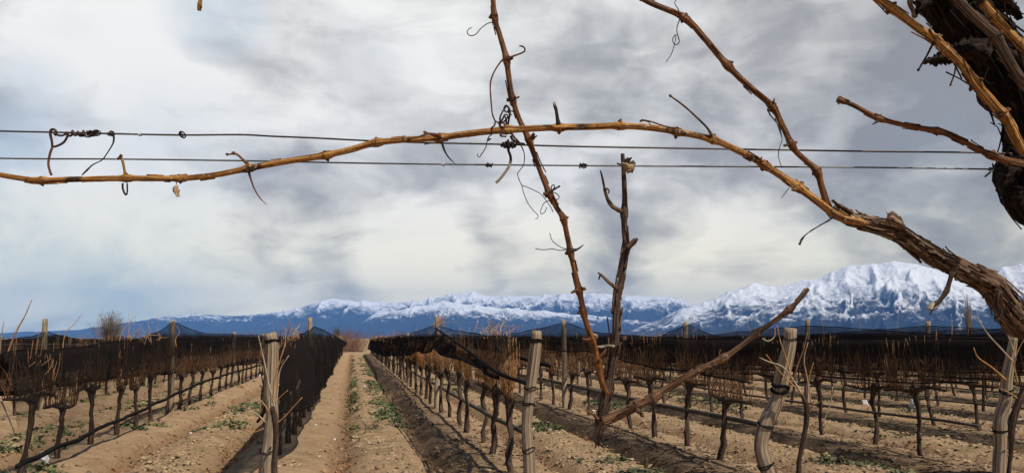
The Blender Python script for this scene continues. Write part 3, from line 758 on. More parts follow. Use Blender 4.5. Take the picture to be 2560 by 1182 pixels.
FULL = {'dense': [vine_proto('dense', 100 + s, 46, True, 'shoot') for s in range(5)], 'mid': [vine_proto('mid', 300 + s, 20, False, 'shoot_dull') for s in range(5)], 'sparse': [vine_proto('sparse', 200 + s, 26, False, 'shoot_dull') for s in range(6)]}
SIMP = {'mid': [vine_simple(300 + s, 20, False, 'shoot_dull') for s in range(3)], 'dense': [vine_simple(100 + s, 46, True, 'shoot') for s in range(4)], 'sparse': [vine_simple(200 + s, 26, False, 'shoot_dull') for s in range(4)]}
vused = set()
def place_vine(proto, loc, rz, sc):
    if proto.name in vused:
        o = proto.copy(); COL.objects.link(o)
        for ch in proto.children:
            c = ch.copy(); COL.objects.link(c); c.parent = o
    else: o = proto; vused.add(proto.name)
    o.location = loc; o.rotation_euler = (0, 0, rz); o.scale = sc
    return o
spots = []
for k in range(-4, 12):
    y = (9.9 if k in (1, 2, 3) else 10.7) + rnd.uniform(-.2, .3); i = 0
    while y < 85:
        x = row_x(k) + rnd.uniform(-.05, .05)
        px, py, d = project(Vector((x, y, 0.8)))
        if -120 < px < 2680: spots.append((d, k, i, x, y))
        y += rnd.uniform(1.15, 1.45) if k in (1, -1, 0) else rnd.uniform(1.1, 1.5); i += 1
spots.sort(key=lambda s: s[0] + (14 if s[1] in (0, -3, -4) else 0) + (6 if s[1] > 5 else 0))
rest = []
for n, (d, k, i, x, y) in enumerate(spots):
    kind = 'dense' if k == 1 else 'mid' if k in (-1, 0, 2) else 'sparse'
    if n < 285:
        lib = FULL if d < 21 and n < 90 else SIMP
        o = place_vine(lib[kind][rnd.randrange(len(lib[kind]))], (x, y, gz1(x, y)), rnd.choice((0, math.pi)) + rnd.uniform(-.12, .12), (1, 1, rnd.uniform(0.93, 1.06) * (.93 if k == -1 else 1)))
        st = 'bare vine with many golden canes' if kind == 'dense' else 'bare vine with few dark canes'
        pos = '%s vine' % ORD[i] if i < len(ORD) else None
        many = 'dark' if kind == 'sparse' else 'golden'
        if pos: tag(o, '%s bare %s-caned vine from the near end, %s' % (ORD[i], many, ROWNAME[k]), 'grapevine', 'pruned grapevines in the rows, ' + ROWNAME[k])
        else: tag(o, 'bare %s-caned vine towards the far end, %s' % (many, ROWNAME[k]), 'grapevine', 'pruned grapevines in the rows, ' + ROWNAME[k])
    else: rest.append((k, x, y, kind))
def build_rest():
    mb = MB()
    cache = {}
    for kd in ('dense', 'sparse'):
        for s in range(3):
            rr = random.Random(s + 500); q = MB()
            tube(q, [Vector((0, 0, -.05)), Vector((rr.uniform(-.05, .05), .04, .45)), Vector((0, 0, .85))], [0.045, 0.035, 0.05], 4, mi=0)
            for j in range(14 if kd == 'dense' else 9):
                b = Vector((rr.uniform(-.05, .05), rr.uniform(-.6, .6), 0.85)); L = rr.uniform(.45, .95)
                tube(q, [b, b + Vector((rr.uniform(-.15, .15), rr.uniform(-.15, .15), L))], [0.009, 0.006], 3, cap=False, mi=1)
            cache[kd, s] = (np.array(q.v), q.f, q.a, q.mi)
    for k, x, y, kd in rest:
        v, f, a, mi = cache['dense' if kd == 'dense' else 'sparse', rnd.randrange(3)]
        o = len(mb.v); vv = v + np.array([x, y, gz1(x, y)])
        mb.v.extend(map(tuple, vv)); mb.f.extend(tuple(i + o for i in ff) for ff in f); mb.a.extend(a); mb.mi.extend(mi)
    if rest: tag(mb.build('far_grapevines', [M['vine_bark'], M['shoot_dull']]), 'far vines merging into a brown mass toward the ends of the rows', 'grapevines', kind='stuff')
build_rest()
for lib in list(FULL.values()) + list(SIMP.values()):        # unused variants must not stay in the scene
    for p in lib:
        if p.name not in vused:
            for c in list(p.children): bpy.data.objects.remove(c)
            bpy.data.objects.remove(p)

# ---- wild canes at the end posts, traced
def px_tube(pts, d, step=0.02, seg=7, amp=0.15, seed=0, mb=None, fs=20.0, nodes=()):
    """pts: (px, py, width px[, depth offset])"""
    mb = mb or MB()
    P, r = catmull([at(p[0], p[1], d + (p[3] if len(p) > 3 else 0)) for p in pts], [p[2] / 2 / F * d for p in pts], step)
    tube(mb, P, r, seg, amp, seed, fs, nodes=nodes)
    return mb
def wild_vine(lab, d, trunk, canes, cm):
    b = at(trunk[0][0], trunk[0][1], d); b.z = gz1(b.x, b.y)
    root = empty('vineyard_grapevine', b)
    child(px_tube([(a, b, w * .7) for a, b, w in trunk], d, 0.04, 9, 0.4, 4, fs=6.0), 'trunk', M['vine_bark'], root)
    for i, c in enumerate(canes):
        child(px_tube([(a, b, w * .55) for a, b, w in c], d, 0.05, 6, 0.2, i, fs=6.0), 'cane', M[cm[i % len(cm)]], root)
    return tag(root, lab, 'grapevine', 'vines climbing the end posts')
wild_vine('dry vine with pale bare canes spreading round the thick pale post', 8.75, [(688, 1215, 20), (686, 1150, 20), (690, 1090, 20), (688, 1050, 24), (682, 1015, 16)],
          [[(690, 1050, 10), (685, 1010, 9), (672, 962, 8), (662, 910, 7), (646, 838, 4)], [(682, 1005, 9), (688, 945, 8), (700, 900, 7), (712, 862, 6), (714, 835, 3)], [(688, 1030, 8), (694, 975, 8), (700, 925, 6), (722, 888, 3)],
           [(686, 1062, 7), (710, 1042, 6), (735, 1015, 5), (756, 992, 3)], [(664, 1055, 7), (640, 1032, 5), (606, 1014, 3)], [(680, 1038, 6), (652, 1000, 5), (622, 976, 4), (598, 961, 3)], [(690, 1020, 6), (692, 975, 5), (698, 960, 3)], [(660, 1070, 5), (630, 1080, 4), (600, 1068, 3)], [(676, 1030, 7), (672, 1000, 6), (676, 960, 4)], [(684, 1010, 5), (702, 990, 4), (720, 974, 3)]], ['shoot_pale', 'shoot'])
wild_vine('straggling vine with light canes beside the crooked S-shaped post', 9.05, [(1996, 1200, 20), (2000, 1140, 16), (2012, 1080, 18), (2018, 1025, 20), (2006, 985, 14)],
          [[(2008, 990, 9), (1980, 945, 8), (1955, 915, 7), (1925, 905, 6), (1898, 893, 3)], [(1978, 942, 7), (1965, 895, 6), (1950, 850, 5), (1943, 812, 3)], [(1984, 950, 7), (1995, 910, 6), (2010, 870, 5), (2018, 830, 3)],
           [(2018, 1020, 7), (2020, 960, 6), (2010, 900, 5), (2020, 855, 3)], [(2028, 1010, 6), (2022, 950, 5), (2034, 905, 3)], [(2018, 1040, 6), (2035, 1010, 5), (2050, 1004, 3)], [(2056, 1060, 6), (2075, 1010, 5), (2082, 965, 3)], [(2008, 985, 6), (1960, 940, 5), (1915, 885, 3)]], ['shoot_pale', 'shoot', 'shoot_dull'])
wild_vine('russet vine with a forked trunk beside the bent end post', 9.3, [(2520, 1200, 14), (2528, 1120, 16), (2530, 1062, 26), (2545, 1010, 22), (2566, 960, 20), (2590, 920, 16)],
          [[(2534, 905, 7), (2500, 868, 7), (2470, 835, 6), (2440, 790, 4)], [(2516, 950, 8), (2480, 918, 7), (2445, 893, 6), (2434, 868, 3)], [(2540, 900, 6), (2525, 850, 6), (2510, 820, 5), (2497, 795, 3)],
           [(2545, 960, 6), (2536, 910, 5), (2548, 870, 4), (2566, 840, 3)], [(2535, 1050, 9), (2560, 1046, 8), (2590, 1040, 5)], [(2548, 1000, 7), (2530, 985, 5), (2500, 970, 4)]], ['shoot_pale', 'shoot'])
wild_vine('slim dry vine reaching above the veiled second row', 9.8, [(-40, 1230, 18), (-30, 1120, 18), (-14, 1040, 14), (-4, 990, 12)],
          [[(-6, 1000, 9), (14, 900, 8), (40, 830, 7), (62, 790, 5), (80, 748, 3)], [(-4, 985, 9), (20, 1040, 7), (34, 1075, 5), (38, 1090, 3)], [(-10, 1010, 6), (30, 960, 5), (60, 905, 3)], [(-14, 1040, 7), (0, 870, 5), (10, 800, 3)]], ['shoot', 'shoot_pale'])

# ---- bundles of cut canes lying on nets and posts
def cane_tangle(name, lab, c, n, spread, h, rmax, seed, cat):
    rr = random.Random(seed); root = empty(name, c)
    for i in range(n):
        b = c + Vector((rr.gauss(0, spread[0]), rr.gauss(0, spread[1]), rr.uniform(-.05, .05)))
        d = Vector((rr.uniform(-.5, .5), rr.uniform(-.6, .6), rr.uniform(0.1, 1.0))).normalized() * rr.uniform(0.4, 1) * h
        P, r = catmull([b - d * 0.4, b + Vector((rr.uniform(-.05, .05), rr.uniform(-.05, .05), .04)), b + d * 0.6 + Vector((rr.uniform(-.08, .08), 0, 0)), b + d], [rmax, rmax, rmax * .7, rmax * .4], 0.08)
        mb = MB(); tube(mb, P, r, 5, 0.1, i, 5.0); child(mb, 'cane', M['shoot' if i % 3 else 'shoot_pale'], root)
    return tag(root, lab, cat)
def p3(px, py, k, dx=0.0): return on_x(px, py, row_x(k) + dx)
cane_tangle('cane_bundle', 'tuft of dry canes bound to the tall post over the bunched net', p3(1096, 812, 1, -.05), 20, (.08, .14), 0.42, 0.005, 3, 'canes')
cane_tangle('cane_tangle', 'russet tangle of cut canes lying on top of the bunched net', p3(1245, 832, 1, 0.0), 24, (.09, .6), 0.26, 0.005, 4, 'canes')
cane_tangle('cane_bundle', 'sheaf of pale canes standing at the veiled net beside the tented post', p3(372, 846, -1, .1), 16, (.06, .5), 0.36, 0.0055, 6, 'canes')
cane_tangle('cane_tangle', 'thin canes sticking up over the low-hanging net near its post', p3(738, 842, 0, 0), 20, (.08, .9), 0.32, 0.005, 8, 'canes')

# ---------------------------------------------------------------- ground cover
def ground_pts(n, fn, seed):
    rr = np.random.RandomState(seed); out = []
    while len(out) < n:
        y = 8.6 * (80 / 8.6) ** rr.rand(4000); x = -0.45 * y + rr.rand(4000) * (1.45 * y)
        keep = rr.rand(4000) < fn(x, y)
        out.extend(zip(x[keep], y[keep]))
    out = np.array(out[:n]); return out[:, 0], out[:, 1], gz(out[:, 0], out[:, 1])
def leaf_stuff(name, lab, m, n, fn, seed, size, blades, up, grow=0.0):
    x, y, z = ground_pts(n, fn, seed); rr = np.random.RandomState(seed + 1); V = []; Fc = []
    N = n * blades
    bx = np.repeat(x, blades) + rr.randn(N) * size * 0.9; by = np.repeat(y, blades) + rr.randn(N) * size * 0.9; bz = np.repeat(z, blades)
    s = size * rr.uniform(0.5, 1.3, N) * (1 + grow * np.clip(by / 30, 0, 2)); a = rr.uniform(0, 6.28, N); t = up * rr.uniform(0.3, 1.2, N)
    dx, dy = np.cos(a), np.sin(a); w = s * 0.30
    p0 = np.stack([bx - dy * w * .3, by + dx * w * .3, bz - 0.005], 1); p1 = np.stack([bx + dy * w * .3, by - dx * w * .3, bz - 0.005], 1)
    m0 = np.stack([bx + dx * s * .5 - dy * w, by + dy * s * .5 + dx * w, bz + s * t * .8], 1); m1 = np.stack([bx + dx * s * .5 + dy * w, by + dy * s * .5 - dx * w, bz + s * t * .75], 1)
    e = np.stack([bx + dx * s, by + dy * s, bz + s * t * rr.uniform(.5, 1.1, N)], 1)
    V = np.stack([p0, p1, m0, m1, e], 1).reshape(-1, 3)
    mb = MB(); o = np.arange(N) * 5
    Fc = [f for i in o.tolist() for f in ((i, i + 1, i + 3, i + 2), (i + 2, i + 3, i + 4))]
    mb.add(V.tolist(), Fc)
    tag(mb.build(name, m, smooth=False), lab, name.replace('_', ' '), kind='stuff')
def patchy(x, y, s, sc, lo, hi): return sstep(fbm(x * sc, y * sc * 0.7, None, 3, s), lo, hi)
def band(x, c, w): return np.exp(-((x - c) / w) ** 2)
def f_path(x, y):
    return sstep(y, 12.5, 20) * (1 - sstep(y, 45, 80)) * (band(x, 0.12, 0.12) * patchy(x, y, 3, 1.1, -.12, .25) * 0.8 + band(x, 0.82, 0.22) * sstep(y, 14, 17) * patchy(x, y, 4, 0.6, -.25, .15)) * np.clip(y / 22, .35, 1)
def f_right(x, y): return (x > 2.6) * sstep(row_dist(x), 0.95, 1.25) * patchy(x, y, 5, 0.8, 0.10, 0.4) * np.clip(y / 18, .4, 1)
def f_left(x, y): return (x < -1.3) * (sstep(row_dist(x), 0.9, 1.15) * patchy(x, y, 6, 0.9, 0.02, 0.35) + 0.5 * (row_dist(x) < 0.4) * patchy(x, y, 7, 0.8, 0.15, 0.4)) * np.clip(y / 18, .4, 1)
leaf_stuff('grass', 'green grass growing in strips along the dirt track', M['weed'], 700, f_path, 11, 0.055, 9, 0.55, 0.4)
leaf_stuff('weeds', 'dark green weeds on the ground between the right rows', M['weed_dark'], 1900, f_right, 12, 0.07, 9, 0.6, 0.3)
leaf_stuff('weeds', 'low green weeds on the ground between the left rows', M['weed'], 700, f_left, 13, 0.07, 9, 0.6, 0.3)
leaf_stuff('straw', 'dry straw and grass scattered on the ridges', M['straw'], 4200, lambda x, y: (sstep(row_dist(x), 0.95, 1.2) * patchy(x, y, 8, 0.9, -.2, .4) * 0.7 + 0.08) * np.clip(y / 22, .4, 1), 14, 0.07, 4, 0.35, 0.3)
leaf_stuff('leaf_litter', 'fallen brown leaves lying in the furrows', M['litter'], 7000, lambda x, y: furrow_mask(x, y) * (0.25 + 0.75 * patchy(x, y, 9, 0.5, -.3, .2)), 15, 0.055, 3, 0.5, 0.2)
leaf_stuff('leaf_litter', 'dark cane prunings and leaves trodden into the soil beside the right rows', M['debris'], 5200, lambda x, y: (x > 1.0) * (row_dist(x) < 0.85) * patchy(x, y, 19, 0.8, -.4, .3), 16, 0.075, 3, 0.22, 0.3)
def clods():
    x, y, z = ground_pts(4600, lambda x, y: (0.15 + 0.85 * sstep(row_dist(x), 0.9, 1.15)) * np.clip(12 / y, 0, 1) * patchy(x, y, 10, 0.7, -.4, .3), 21)
    rr = np.random.RandomState(3); n = len(x)
    t = (1 + 5 ** .5) / 2
    ic = np.array([(-1, t, 0), (1, t, 0), (-1, -t, 0), (1, -t, 0), (0, -1, t), (0, 1, t), (0, -1, -t), (0, 1, -t), (t, 0, -1), (t, 0, 1), (-t, 0, -1), (-t, 0, 1)]) / 1.9
    fc = [(0, 11, 5), (0, 5, 1), (0, 1, 7), (0, 7, 10), (0, 10, 11), (1, 5, 9), (5, 11, 4), (11, 10, 2), (10, 7, 6), (7, 1, 8), (3, 9, 4), (3, 4, 2), (3, 2, 6), (3, 6, 8), (3, 8, 9), (4, 9, 5), (2, 4, 11), (6, 2, 10), (8, 6, 7), (9, 8, 1)]
    s = 0.012 + 0.03 * rr.rand(n) ** 2.5
    v = ic[None] * (1 + 0.35 * rr.randn(n, 12, 1)) * s[:, None, None] * np.stack([np.ones(n), np.ones(n), rr.uniform(.5, .8, n)], 1)[:, None] + np.stack([x, y, z], 1)[:, None]
    mb = MB(); mb.add(v.reshape(-1, 3).tolist(), [tuple(i * 12 + q for q in f) for i in range(n) for f in fc])
    tag(mb.build('soil_clods', M['clod'], smooth=True), 'crumbled clods of dry soil on the ridges', 'soil clods', kind='stuff')
clods()
# scraps of brush on the track
def brush(px, py, lab, n, size, seed, mt='twig_grey'):
    c = on_ground(px, py); c.z = gz1(c.x, c.y); rr = random.Random(seed); mb = MB()
    for i in range(n):
        b = c + Vector((rr.gauss(0, size * .3), rr.gauss(0, size * .3), 0)); d = Vector((rr.uniform(-1, 1), rr.uniform(-1, 1), rr.uniform(.1, .9))) * size
        P, r = catmull([b, b + d * .5 + Vector((0, 0, .03)), b + d], [.006, .005, .002], .06); tube(mb, P, r, 4)
    tag(mb.build('brushwood', M[mt]), lab, 'brushwood')
brush(925, 1075, 'bare twiggy bit of brush standing on the middle of the track', 22, .22, 1)
brush(965, 1005, 'straw coloured tuft at the edge of the shaded furrow', 60, .26, 2, 'straw')
brush(985, 985, 'tall yellow grass tuft beside the shaded furrow', 50, .3, 5, 'straw')
def scrap(px, py, size, lab, seed, tall=1.0, name='plastic_scrap', cat='plastic scrap', x=None):
    c = on_ground(px, py); c.z = gz1(c.x, c.y) + size * 0.25 * tall; mb = MB(); rr = random.Random(seed)
    P = [c + Vector((rr.uniform(-.15, .15) * size, 0, (i / 5 - .5) * size * tall)) for i in range(6)]
    tube(mb, P, [size * q for q in (.16, .34, .30, .38, .30, .12)], 9, 1.1, seed, 5 / size, 2.2)
    tag(mb.build(name, M['white'], smooth=False), lab, cat, 'white scraps on the ground')
scrap(108, 1172, .13, 'crumpled white plastic standing below the veiled net at the dark hem', 1, 1.5)
scrap(2164, 1016, .20, 'wide white plastic scrap near the trunks of the third right row', 2, .7)
scrap(2283, 1022, .22, 'tall white plastic scrap behind the hose of the third right row', 3, 1.2)
scrap(838, 1086, .055, 'small white scrap lying at the edge of the leafy furrow', 4, .8)
scrap(911, 969, .10, 'white scrap in the green grass strip of the track', 5, .7)
scrap(931, 962, .06, 'tiny white scrap beside another in the track grass', 6, .8)
scrap(649, 945, .13, 'white scrap under the second row beside the thick pale post', 7, 1.1)
scrap(789, 1067, .05, 'small white scrap on the bare left bank of the track', 8, .5)
scrap(476, 1082, .09, 'white scrap among weeds below the veiled second row', 9, .6)
scrap(1485, 1031, .10, 'pale scrap by the shaded furrow behind the hanging branch', 10, .4)

# ---------------------------------------------------------------- far bushes and trees
def bush(name, lab, px, base_py, dist, h, w, n, mt, seed, cat, grp=None, trunk=False):
    rr = random.Random(seed); v = ray(px, HZ); c = Vector((v.x, v.y, 0)).normalized() * dist; root = empty(name, c)
    mb = MB()
    for i in range(n):
        b = Vector((rr.gauss(0, w * .22), rr.gauss(0, w * .22), 0))
        if trunk: b = Vector((rr.gauss(0, .1), rr.gauss(0, .1), h * .12))
        d = Vector((rr.gauss(0, w * .30), rr.gauss(0, w * .30), h * rr.uniform(.45, 1.0)))
        if trunk and d.xy.length > w * .5: d.z *= .75
        mid = b + d * .5 + Vector((rr.gauss(0, w * .05), rr.gauss(0, w * .05), 0))
        P, r = catmull([c + b, c + mid, c + b + d], [.028 * h / 4, .018 * h / 4, .007 * h / 4], h / 6)
        tube(mb, P, r, 3, cap=False)
        for q in range(5):
            s = P[rr.randrange(len(P) // 2, len(P))]; e = s + Vector((rr.gauss(0, w * .08), rr.gauss(0, w * .08), rr.uniform(.05, .16) * h))
            tube(mb, [s, e], [.011 * h / 4, .005 * h / 4], 3, cap=False)
    child(mb, 'crown', M[mt], root)
    t = MB(); tube(t, [c, c + Vector((0, 0, h * .3))], [.05 * h / 4 * (2 if trunk else 1), .03 * h / 4], 6); child(t, 'trunk', M[mt], root)
    return tag(root, lab, cat, grp)
BL = ['wide russet bush past the far end of the dirt track', 'tall russet bush just past the pale gate post', 'small russet bush closing the end of the track', 'low brown bush beyond the bunched row', 'brown bush behind the far end of the bunched row']
for i, (px, d, h, w, n) in enumerate([(868, 104, 2.9, 3.2, 150), (893, 100, 2.4, 2.2, 110), (846, 96, 2.2, 2.0, 100), (955, 118, 2.4, 4.2, 130), (1010, 120, 2.6, 4.5, 130)]):
    bush('bush', BL[i], px, 850, d, h, w, n, 'twig_red', 70 + i, 'bush', 'russet bushes past the end of the track')
for i in range(16):
    px = [560, 620, 680, 740, 1100, 1170, 1250, 1340, 1450, 1580, 1680, 1830, 1960, 2080, 2200, 2480][i]
    bush('bush', 'low reddish bush on the skyline beyond the vineyard nets', px, 850, 122 + (i * 37) % 40, 2.7 + (i * 7 % 5) * .12, 5.5, 60, 'twig_red' if i % 3 else 'twig_grey', 90 + i, 'bush', 'skyline bushes behind the vineyard')
bush('tree', 'round bare grey tree above the veiled nets against the blue range', 274, 845, 150, 5.2, 4.0, 260, 'twig_grey', 55, 'tree', trunk=True)
bush('tree', 'slim pale poplar standing before the snowy massif near the shaggy arm', 2425, 845, 150, 7.6, 1.3, 60, 'twig_grey', 56, 'tree', trunk=True)
bush('tree', 'dark evergreen shrub at the end of the low-hanging net', 842, 845, 110, 2.7, .9, 200, 'fir', 57, 'tree', trunk=True)
# whips of tall canes rising over the nets
for i, (px, py, k, L) in enumerate([(160, 800, -1, .5), (320, 800, -1, .5), (300, 795, -1, .42), (395, 800, -1, .35), (1225, 800, 1, .6), (1180, 806, 1, .4), (1330, 815, 2, .5), (1640, 815, 3, .5), (1880, 800, 4, .5), (2150, 790, 5, .5), (2240, 785, 5, .6), (2420, 790, 5, .5), (2380, 800, 4, .6), (2060, 800, 4, .45), (1560, 815, 3, .5)]):
    c = on_x(px, 845, row_x(k)); rr = random.Random(i); top = c + Vector((rr.uniform(-.1, .25), rr.uniform(-.2, .2), (845 - py) * depth_of(c) / F + .12))
    P, r = catmull([c - Vector((0, 0, .7)), c, c.lerp(top, .5) + Vector((rr.uniform(-.04, .04), 0, 0)), top], [.007, .006, .005, .002], .1)
    mb = MB(); tube(mb, P, r, 5, .1, i, 5.0)
    tag(mb.build('vine_cane', M['shoot'], origin=P[0]), '%s thin cane whip rising over the nets, %s' % (ORD[i], ROWNAME[k]), 'cane', 'cane whips rising over the nets')
#@@PART3
# ---------------------------------------------------------------- the vine close to the camera
D0 = 1.0
def arc_nodes(P, pxs, gain, width):
    S = [0.0]
    for i in range(1, len(P)): S.append(S[-1] + (P[i] - P[i - 1]).length)
    out = []
    pj = [project(p) for p in P]
    for (x, y) in pxs:
        i = min(range(len(P)), key=lambda i: (pj[i][0] - x) ** 2 + (pj[i][1] - y) ** 2); out.append((S[i], i))
    return [(s, gain, width) for s, _ in out] + [(s + width * 0.9, gain * .4, width * .35) for s, _ in out], [i for _, i in out]
def flakes(mb, P, r, n, seed, Lr=(.02, .06), wr=(.003, .009), lift=.5, u0=0.0, u1=1.0, rag=.3):
    """peeling strips of bark, thin but solid"""
    rr = random.Random(seed); fr = frames(P); N = len(P)
    ds = (P[-1] - P[0]).length / N
    for _ in range(n):
        i0 = int(rr.uniform(u0, u1) * (N - 2)); L = rr.uniform(*Lr); w = rr.uniform(*wr); a = rr.uniform(0, 6.283); dirn = rr.choice((1, -1)); m = 7
        lf = rr.uniform(0.1, 1.0) ** 2 * lift * L; V = []; A = []
        curl = rr.uniform(-.4, .4); tw = rr.uniform(-.5, .5)
        for q in range(m):
            u = q / (m - 1); i = max(0, min(N - 1, int(i0 + dirn * u * L / max(ds, 1e-5)))); T, Nn, Bn = fr[i]
            aa = a + curl * u; rad = r[i] * 1.04 + 0.0006 + lf * u ** 2
            c = P[i] + (Nn * math.cos(aa) + Bn * math.sin(aa)) * rad; tang = (Bn * math.cos(aa) - Nn * math.sin(aa)); nor = (Nn * math.cos(aa) + Bn * math.sin(aa))
            ww = w * (1 - .55 * u) * (1 + rr.uniform(-rag, rag)); tang = (tang + nor * tw * u).normalized()
            th = 0.0007
            for s1, s2 in ((-1, 1), (1, 1), (1, -1), (-1, -1)):
                V.append(c + tang * (ww * .5 * s1) + nor * (th * s2)); A.append((math.cos(aa + s1 * .4), math.sin(aa + s1 * .4), q * .02 + a))
        Fc = []
        for q in range(m - 1):
            o = q * 4
            for j in range(4): Fc.append((o + j, o + (j + 1) % 4, o + 4 + (j + 1) % 4, o + 4 + j))
        Fc.append((3, 2, 1, 0)); Fc.append(tuple((m - 1) * 4 + j for j in range(4)))
        mb.add(V, Fc, A)
def cane(name, parent, pts, d, nodes, m, gain=0.42, width=0.006, seed=0, budsize=1.0, buds=True, seg=14, amp=0.09, wk=1.0):
    P, r = catmull([at(p[0], p[1], d + (p[3] if len(p) > 3 else 0)) for p in pts], [p[2] * .425 * wk / F * d for p in pts], 0.0025)
    nd, idx = arc_nodes(P, nodes, gain, width)
    mb = MB(); tube(mb, P, r, seg, amp, seed, 60.0, 1.3, nodes=nd)
    rr = random.Random(seed)
    if buds: flakes(mb, P, r, 26, seed, (.008, .03), (.0006, .0018), .10, .02, .97, .5)
    fr = frames(P)
    for q, i in enumerate(idx):                       # corky collar round the node
        ring = [P[i] + (fr[i][1] * math.cos(a) + fr[i][2] * math.sin(a)) * (r[i] * 1.32 + 0.0004 * math.sin(3 * a + q)) + fr[i][0] * (0.0022 * math.sin(a + q * 2)) for a in np.linspace(0, 2 * math.pi, 15)]
        tube(mb, ring, r[i] * 0.20, 5, 0.5, seed + q, 300.0, cap=False)
    ob = child(mb, name, M[m], parent) if parent is not None else tag(mb.build(name, M[m], origin=P[0]))
    if buds:
        for q, i in enumerate(idx):
            s = 1 if q % 2 else -1
            side = (fr[i][0].cross(W)).normalized() * s
            b = MB(); blob(b, P[i] + side * r[i] * .9, side + fr[i][0] * rr.uniform(.2, .6) - W * rr.uniform(-.4, .5), r[i] * rr.uniform(1.1, 1.6) * budsize, r[i] * .62 * budsize, seed + q, .5, 8, 6)
            blob(b, P[i] - side * r[i] * .7 - W * r[i] * .6, -side - W * .8, r[i] * .9, r[i] * .5, seed + q + 9, .6, 7, 5)
            child(b, 'bud', M['bud'], ob)
    return ob, P, r
def twig(parent, name, pts, d, m, knob=0.0, seed=0, seg=7, amp=.15, endblob=0.0):
    P, r = catmull([at(p[0], p[1], d + (p[3] if len(p) > 3 else 0)) for p in pts], [p[2] / 2 / F * d for p in pts], 0.0018)
    mb = MB(); tube(mb, P, r, seg, amp, seed, 120.0)
    if knob: blob(mb, P[-1] - (P[-1] - P[-2]).normalized() * knob * .4, P[-1] - P[-2], knob, knob * .45, seed, .5)
    return child(mb, name, M[m], parent)
def helix(mb, a, b, turns, rad, thick, seed=0, n=14):
    ax = (b - a); t = ax.normalized(); N = t.cross(Vector((0.3, 0.2, 1))).normalized(); B = t.cross(N); P = []
    rr = random.Random(seed); tot = int(turns * n)
    for i in range(tot + 1):
        u = i / tot; ph = u * turns * 2 * math.pi; q = rad * (1 + .25 * math.sin(ph * .37 + seed))
        P.append(a + ax * u + (N * math.cos(ph) + B * math.sin(ph)) * q)
    tube(mb, P, thick, 6, .2, seed, 200.0)

GV = empty('grapevine', (at(2695, 845, D0).x, at(2695, 845, D0).y, 0.0))
tag(GV, 'old shaggy grapevine close by with golden canes arching across the sky', 'grapevine')
# trunk
TD = 1.03
tp = [(2180, -330, 120), (2290, -150, 135), (2375, -10, 140), (2440, 85, 140), (2515, 185, 140), (2578, 285, 128), (2600, 385, 160), (2605, 465, 190), (2690, 580, 140), (2690, 720, 150), (2700, 830, 190), (2715, 1000, 200), (2720, 1300, 190), (2700, 1800, 190), (2705, 2700, 210), (2700, 4100, 240)]
P, r = catmull([at(a, b, TD) for a, b, w in tp], [w * .45 / F * TD for a, b, w in tp], 0.006)
k_end = next((i for i, p in enumerate(P) if p.z < -0.05), len(P)); P, r = P[:k_end], r[:k_end]
tb = MB(); tube(tb, P, r, 44, 0.40, 5, 34.0, 2.6, ridge=.30)
flakes(tb, P, r, 420, 9, (.03, .12), (.002, .007), .26, 0, .32, .6)
flakes(tb, P, r, 260, 12, (.006, .022), (.003, .009), .5, .02, .34, .7)
flakes(tb, P, r, 60, 10, (.03, .08), (.004, .012), .4, .3, 1)
TR = child(tb, 'trunk', M['trunk_bark'], GV)
GVT_P, GVT_R = P, r
def bark_slab(parent, pts, d, m, seed, thick=.0035, rag=.25, name='bark_flake'):
    """ragged slab of bark along a traced centre line: (px, py, width)"""
    P, r = catmull([at(p[0], p[1], d + (p[3] if len(p) > 3 else 0)) for p in pts], [p[2] / 2 / F * d for p in pts], 0.0022)
    fr = frames(P); rr = random.Random(seed); mb = MB(); V = []; A = []; n = len(P); K = 7; Fc = []
    for i in range(n):
        side = fr[i][0].cross(W).normalized(); e1 = r[i] * (1 + rr.uniform(-rag, rag) * 1.6); e2 = r[i] * (1 + rr.uniform(-rag, rag) * 1.6)
        for s2 in (1, -1):
            for j in range(K):
                u = j / (K - 1) * 2 - 1
                o = side * (u * (e2 if u > 0 else e1)) - W * (s2 * thick * (1 - u * u * .8) + .004 * math.cos(u * 2.2) + .0015 * math.sin(i * .7 + j * 1.9))
                V.append(P[i] + o); A.append((u * .7, s2 * .3, i * .004))
        if i:
            o = (i - 1) * 2 * K; q = i * 2 * K
            for j in range(K - 1):
                Fc.append((o + j, o + j + 1, q + j + 1, q + j)); Fc.append((o + K + j + 1, o + K + j, q + K + j, q + K + j + 1))
            Fc.append((o, q, q + K, o + K)); Fc.append((o + K - 1, o + 2 * K - 1, q + 2 * K - 1, q + K - 1))
    o = (n - 1) * 2 * K
    for j in range(K - 1): Fc.append((j + 1, j, K + j, K + j + 1)); Fc.append((o + j, o + j + 1, o + K + j + 1, o + K + j))
    mb.add(V, Fc, A)
    return child(mb, name, M[m], parent)
bark_slab(TR, [(2470, 140, 60), (2440, 122, 52), (2405, 125, 40), (2375, 138, 32), (2350, 148, 30), (2325, 152, 16), (2308, 158, 4)], .985, 'trunk_bark', 3)
bark_slab(TR, [(2480, -30, 60), (2510, -5, 46), (2530, 20, 30), (2545, 40, 14), (2550, 50, 5)], 1.0, 'trunk_bark', 4)
bark_slab(TR, [(2560, 395, 70), (2530, 425, 46), (2512, 450, 30), (2500, 470, 10)], 1.0, 'trunk_bark', 5)
bark_slab(TR, [(2560, 470, 60), (2552, 510, 34), (2560, 535, 14)], 1.0, 'trunk_bark', 6)
bark_slab(TR, [(2330, -20, 40), (2310, 10, 34), (2296, 28, 20), (2288, 40, 6)], 1.0, 'trunk_bark', 7)
bark_slab(TR, [(2278, -14, 12), (2276, 6, 11), (2279, 22, 6), (2284, 40, 5), (2292, 42, 4)], 1.0, 'arm_bark', 8, .001)
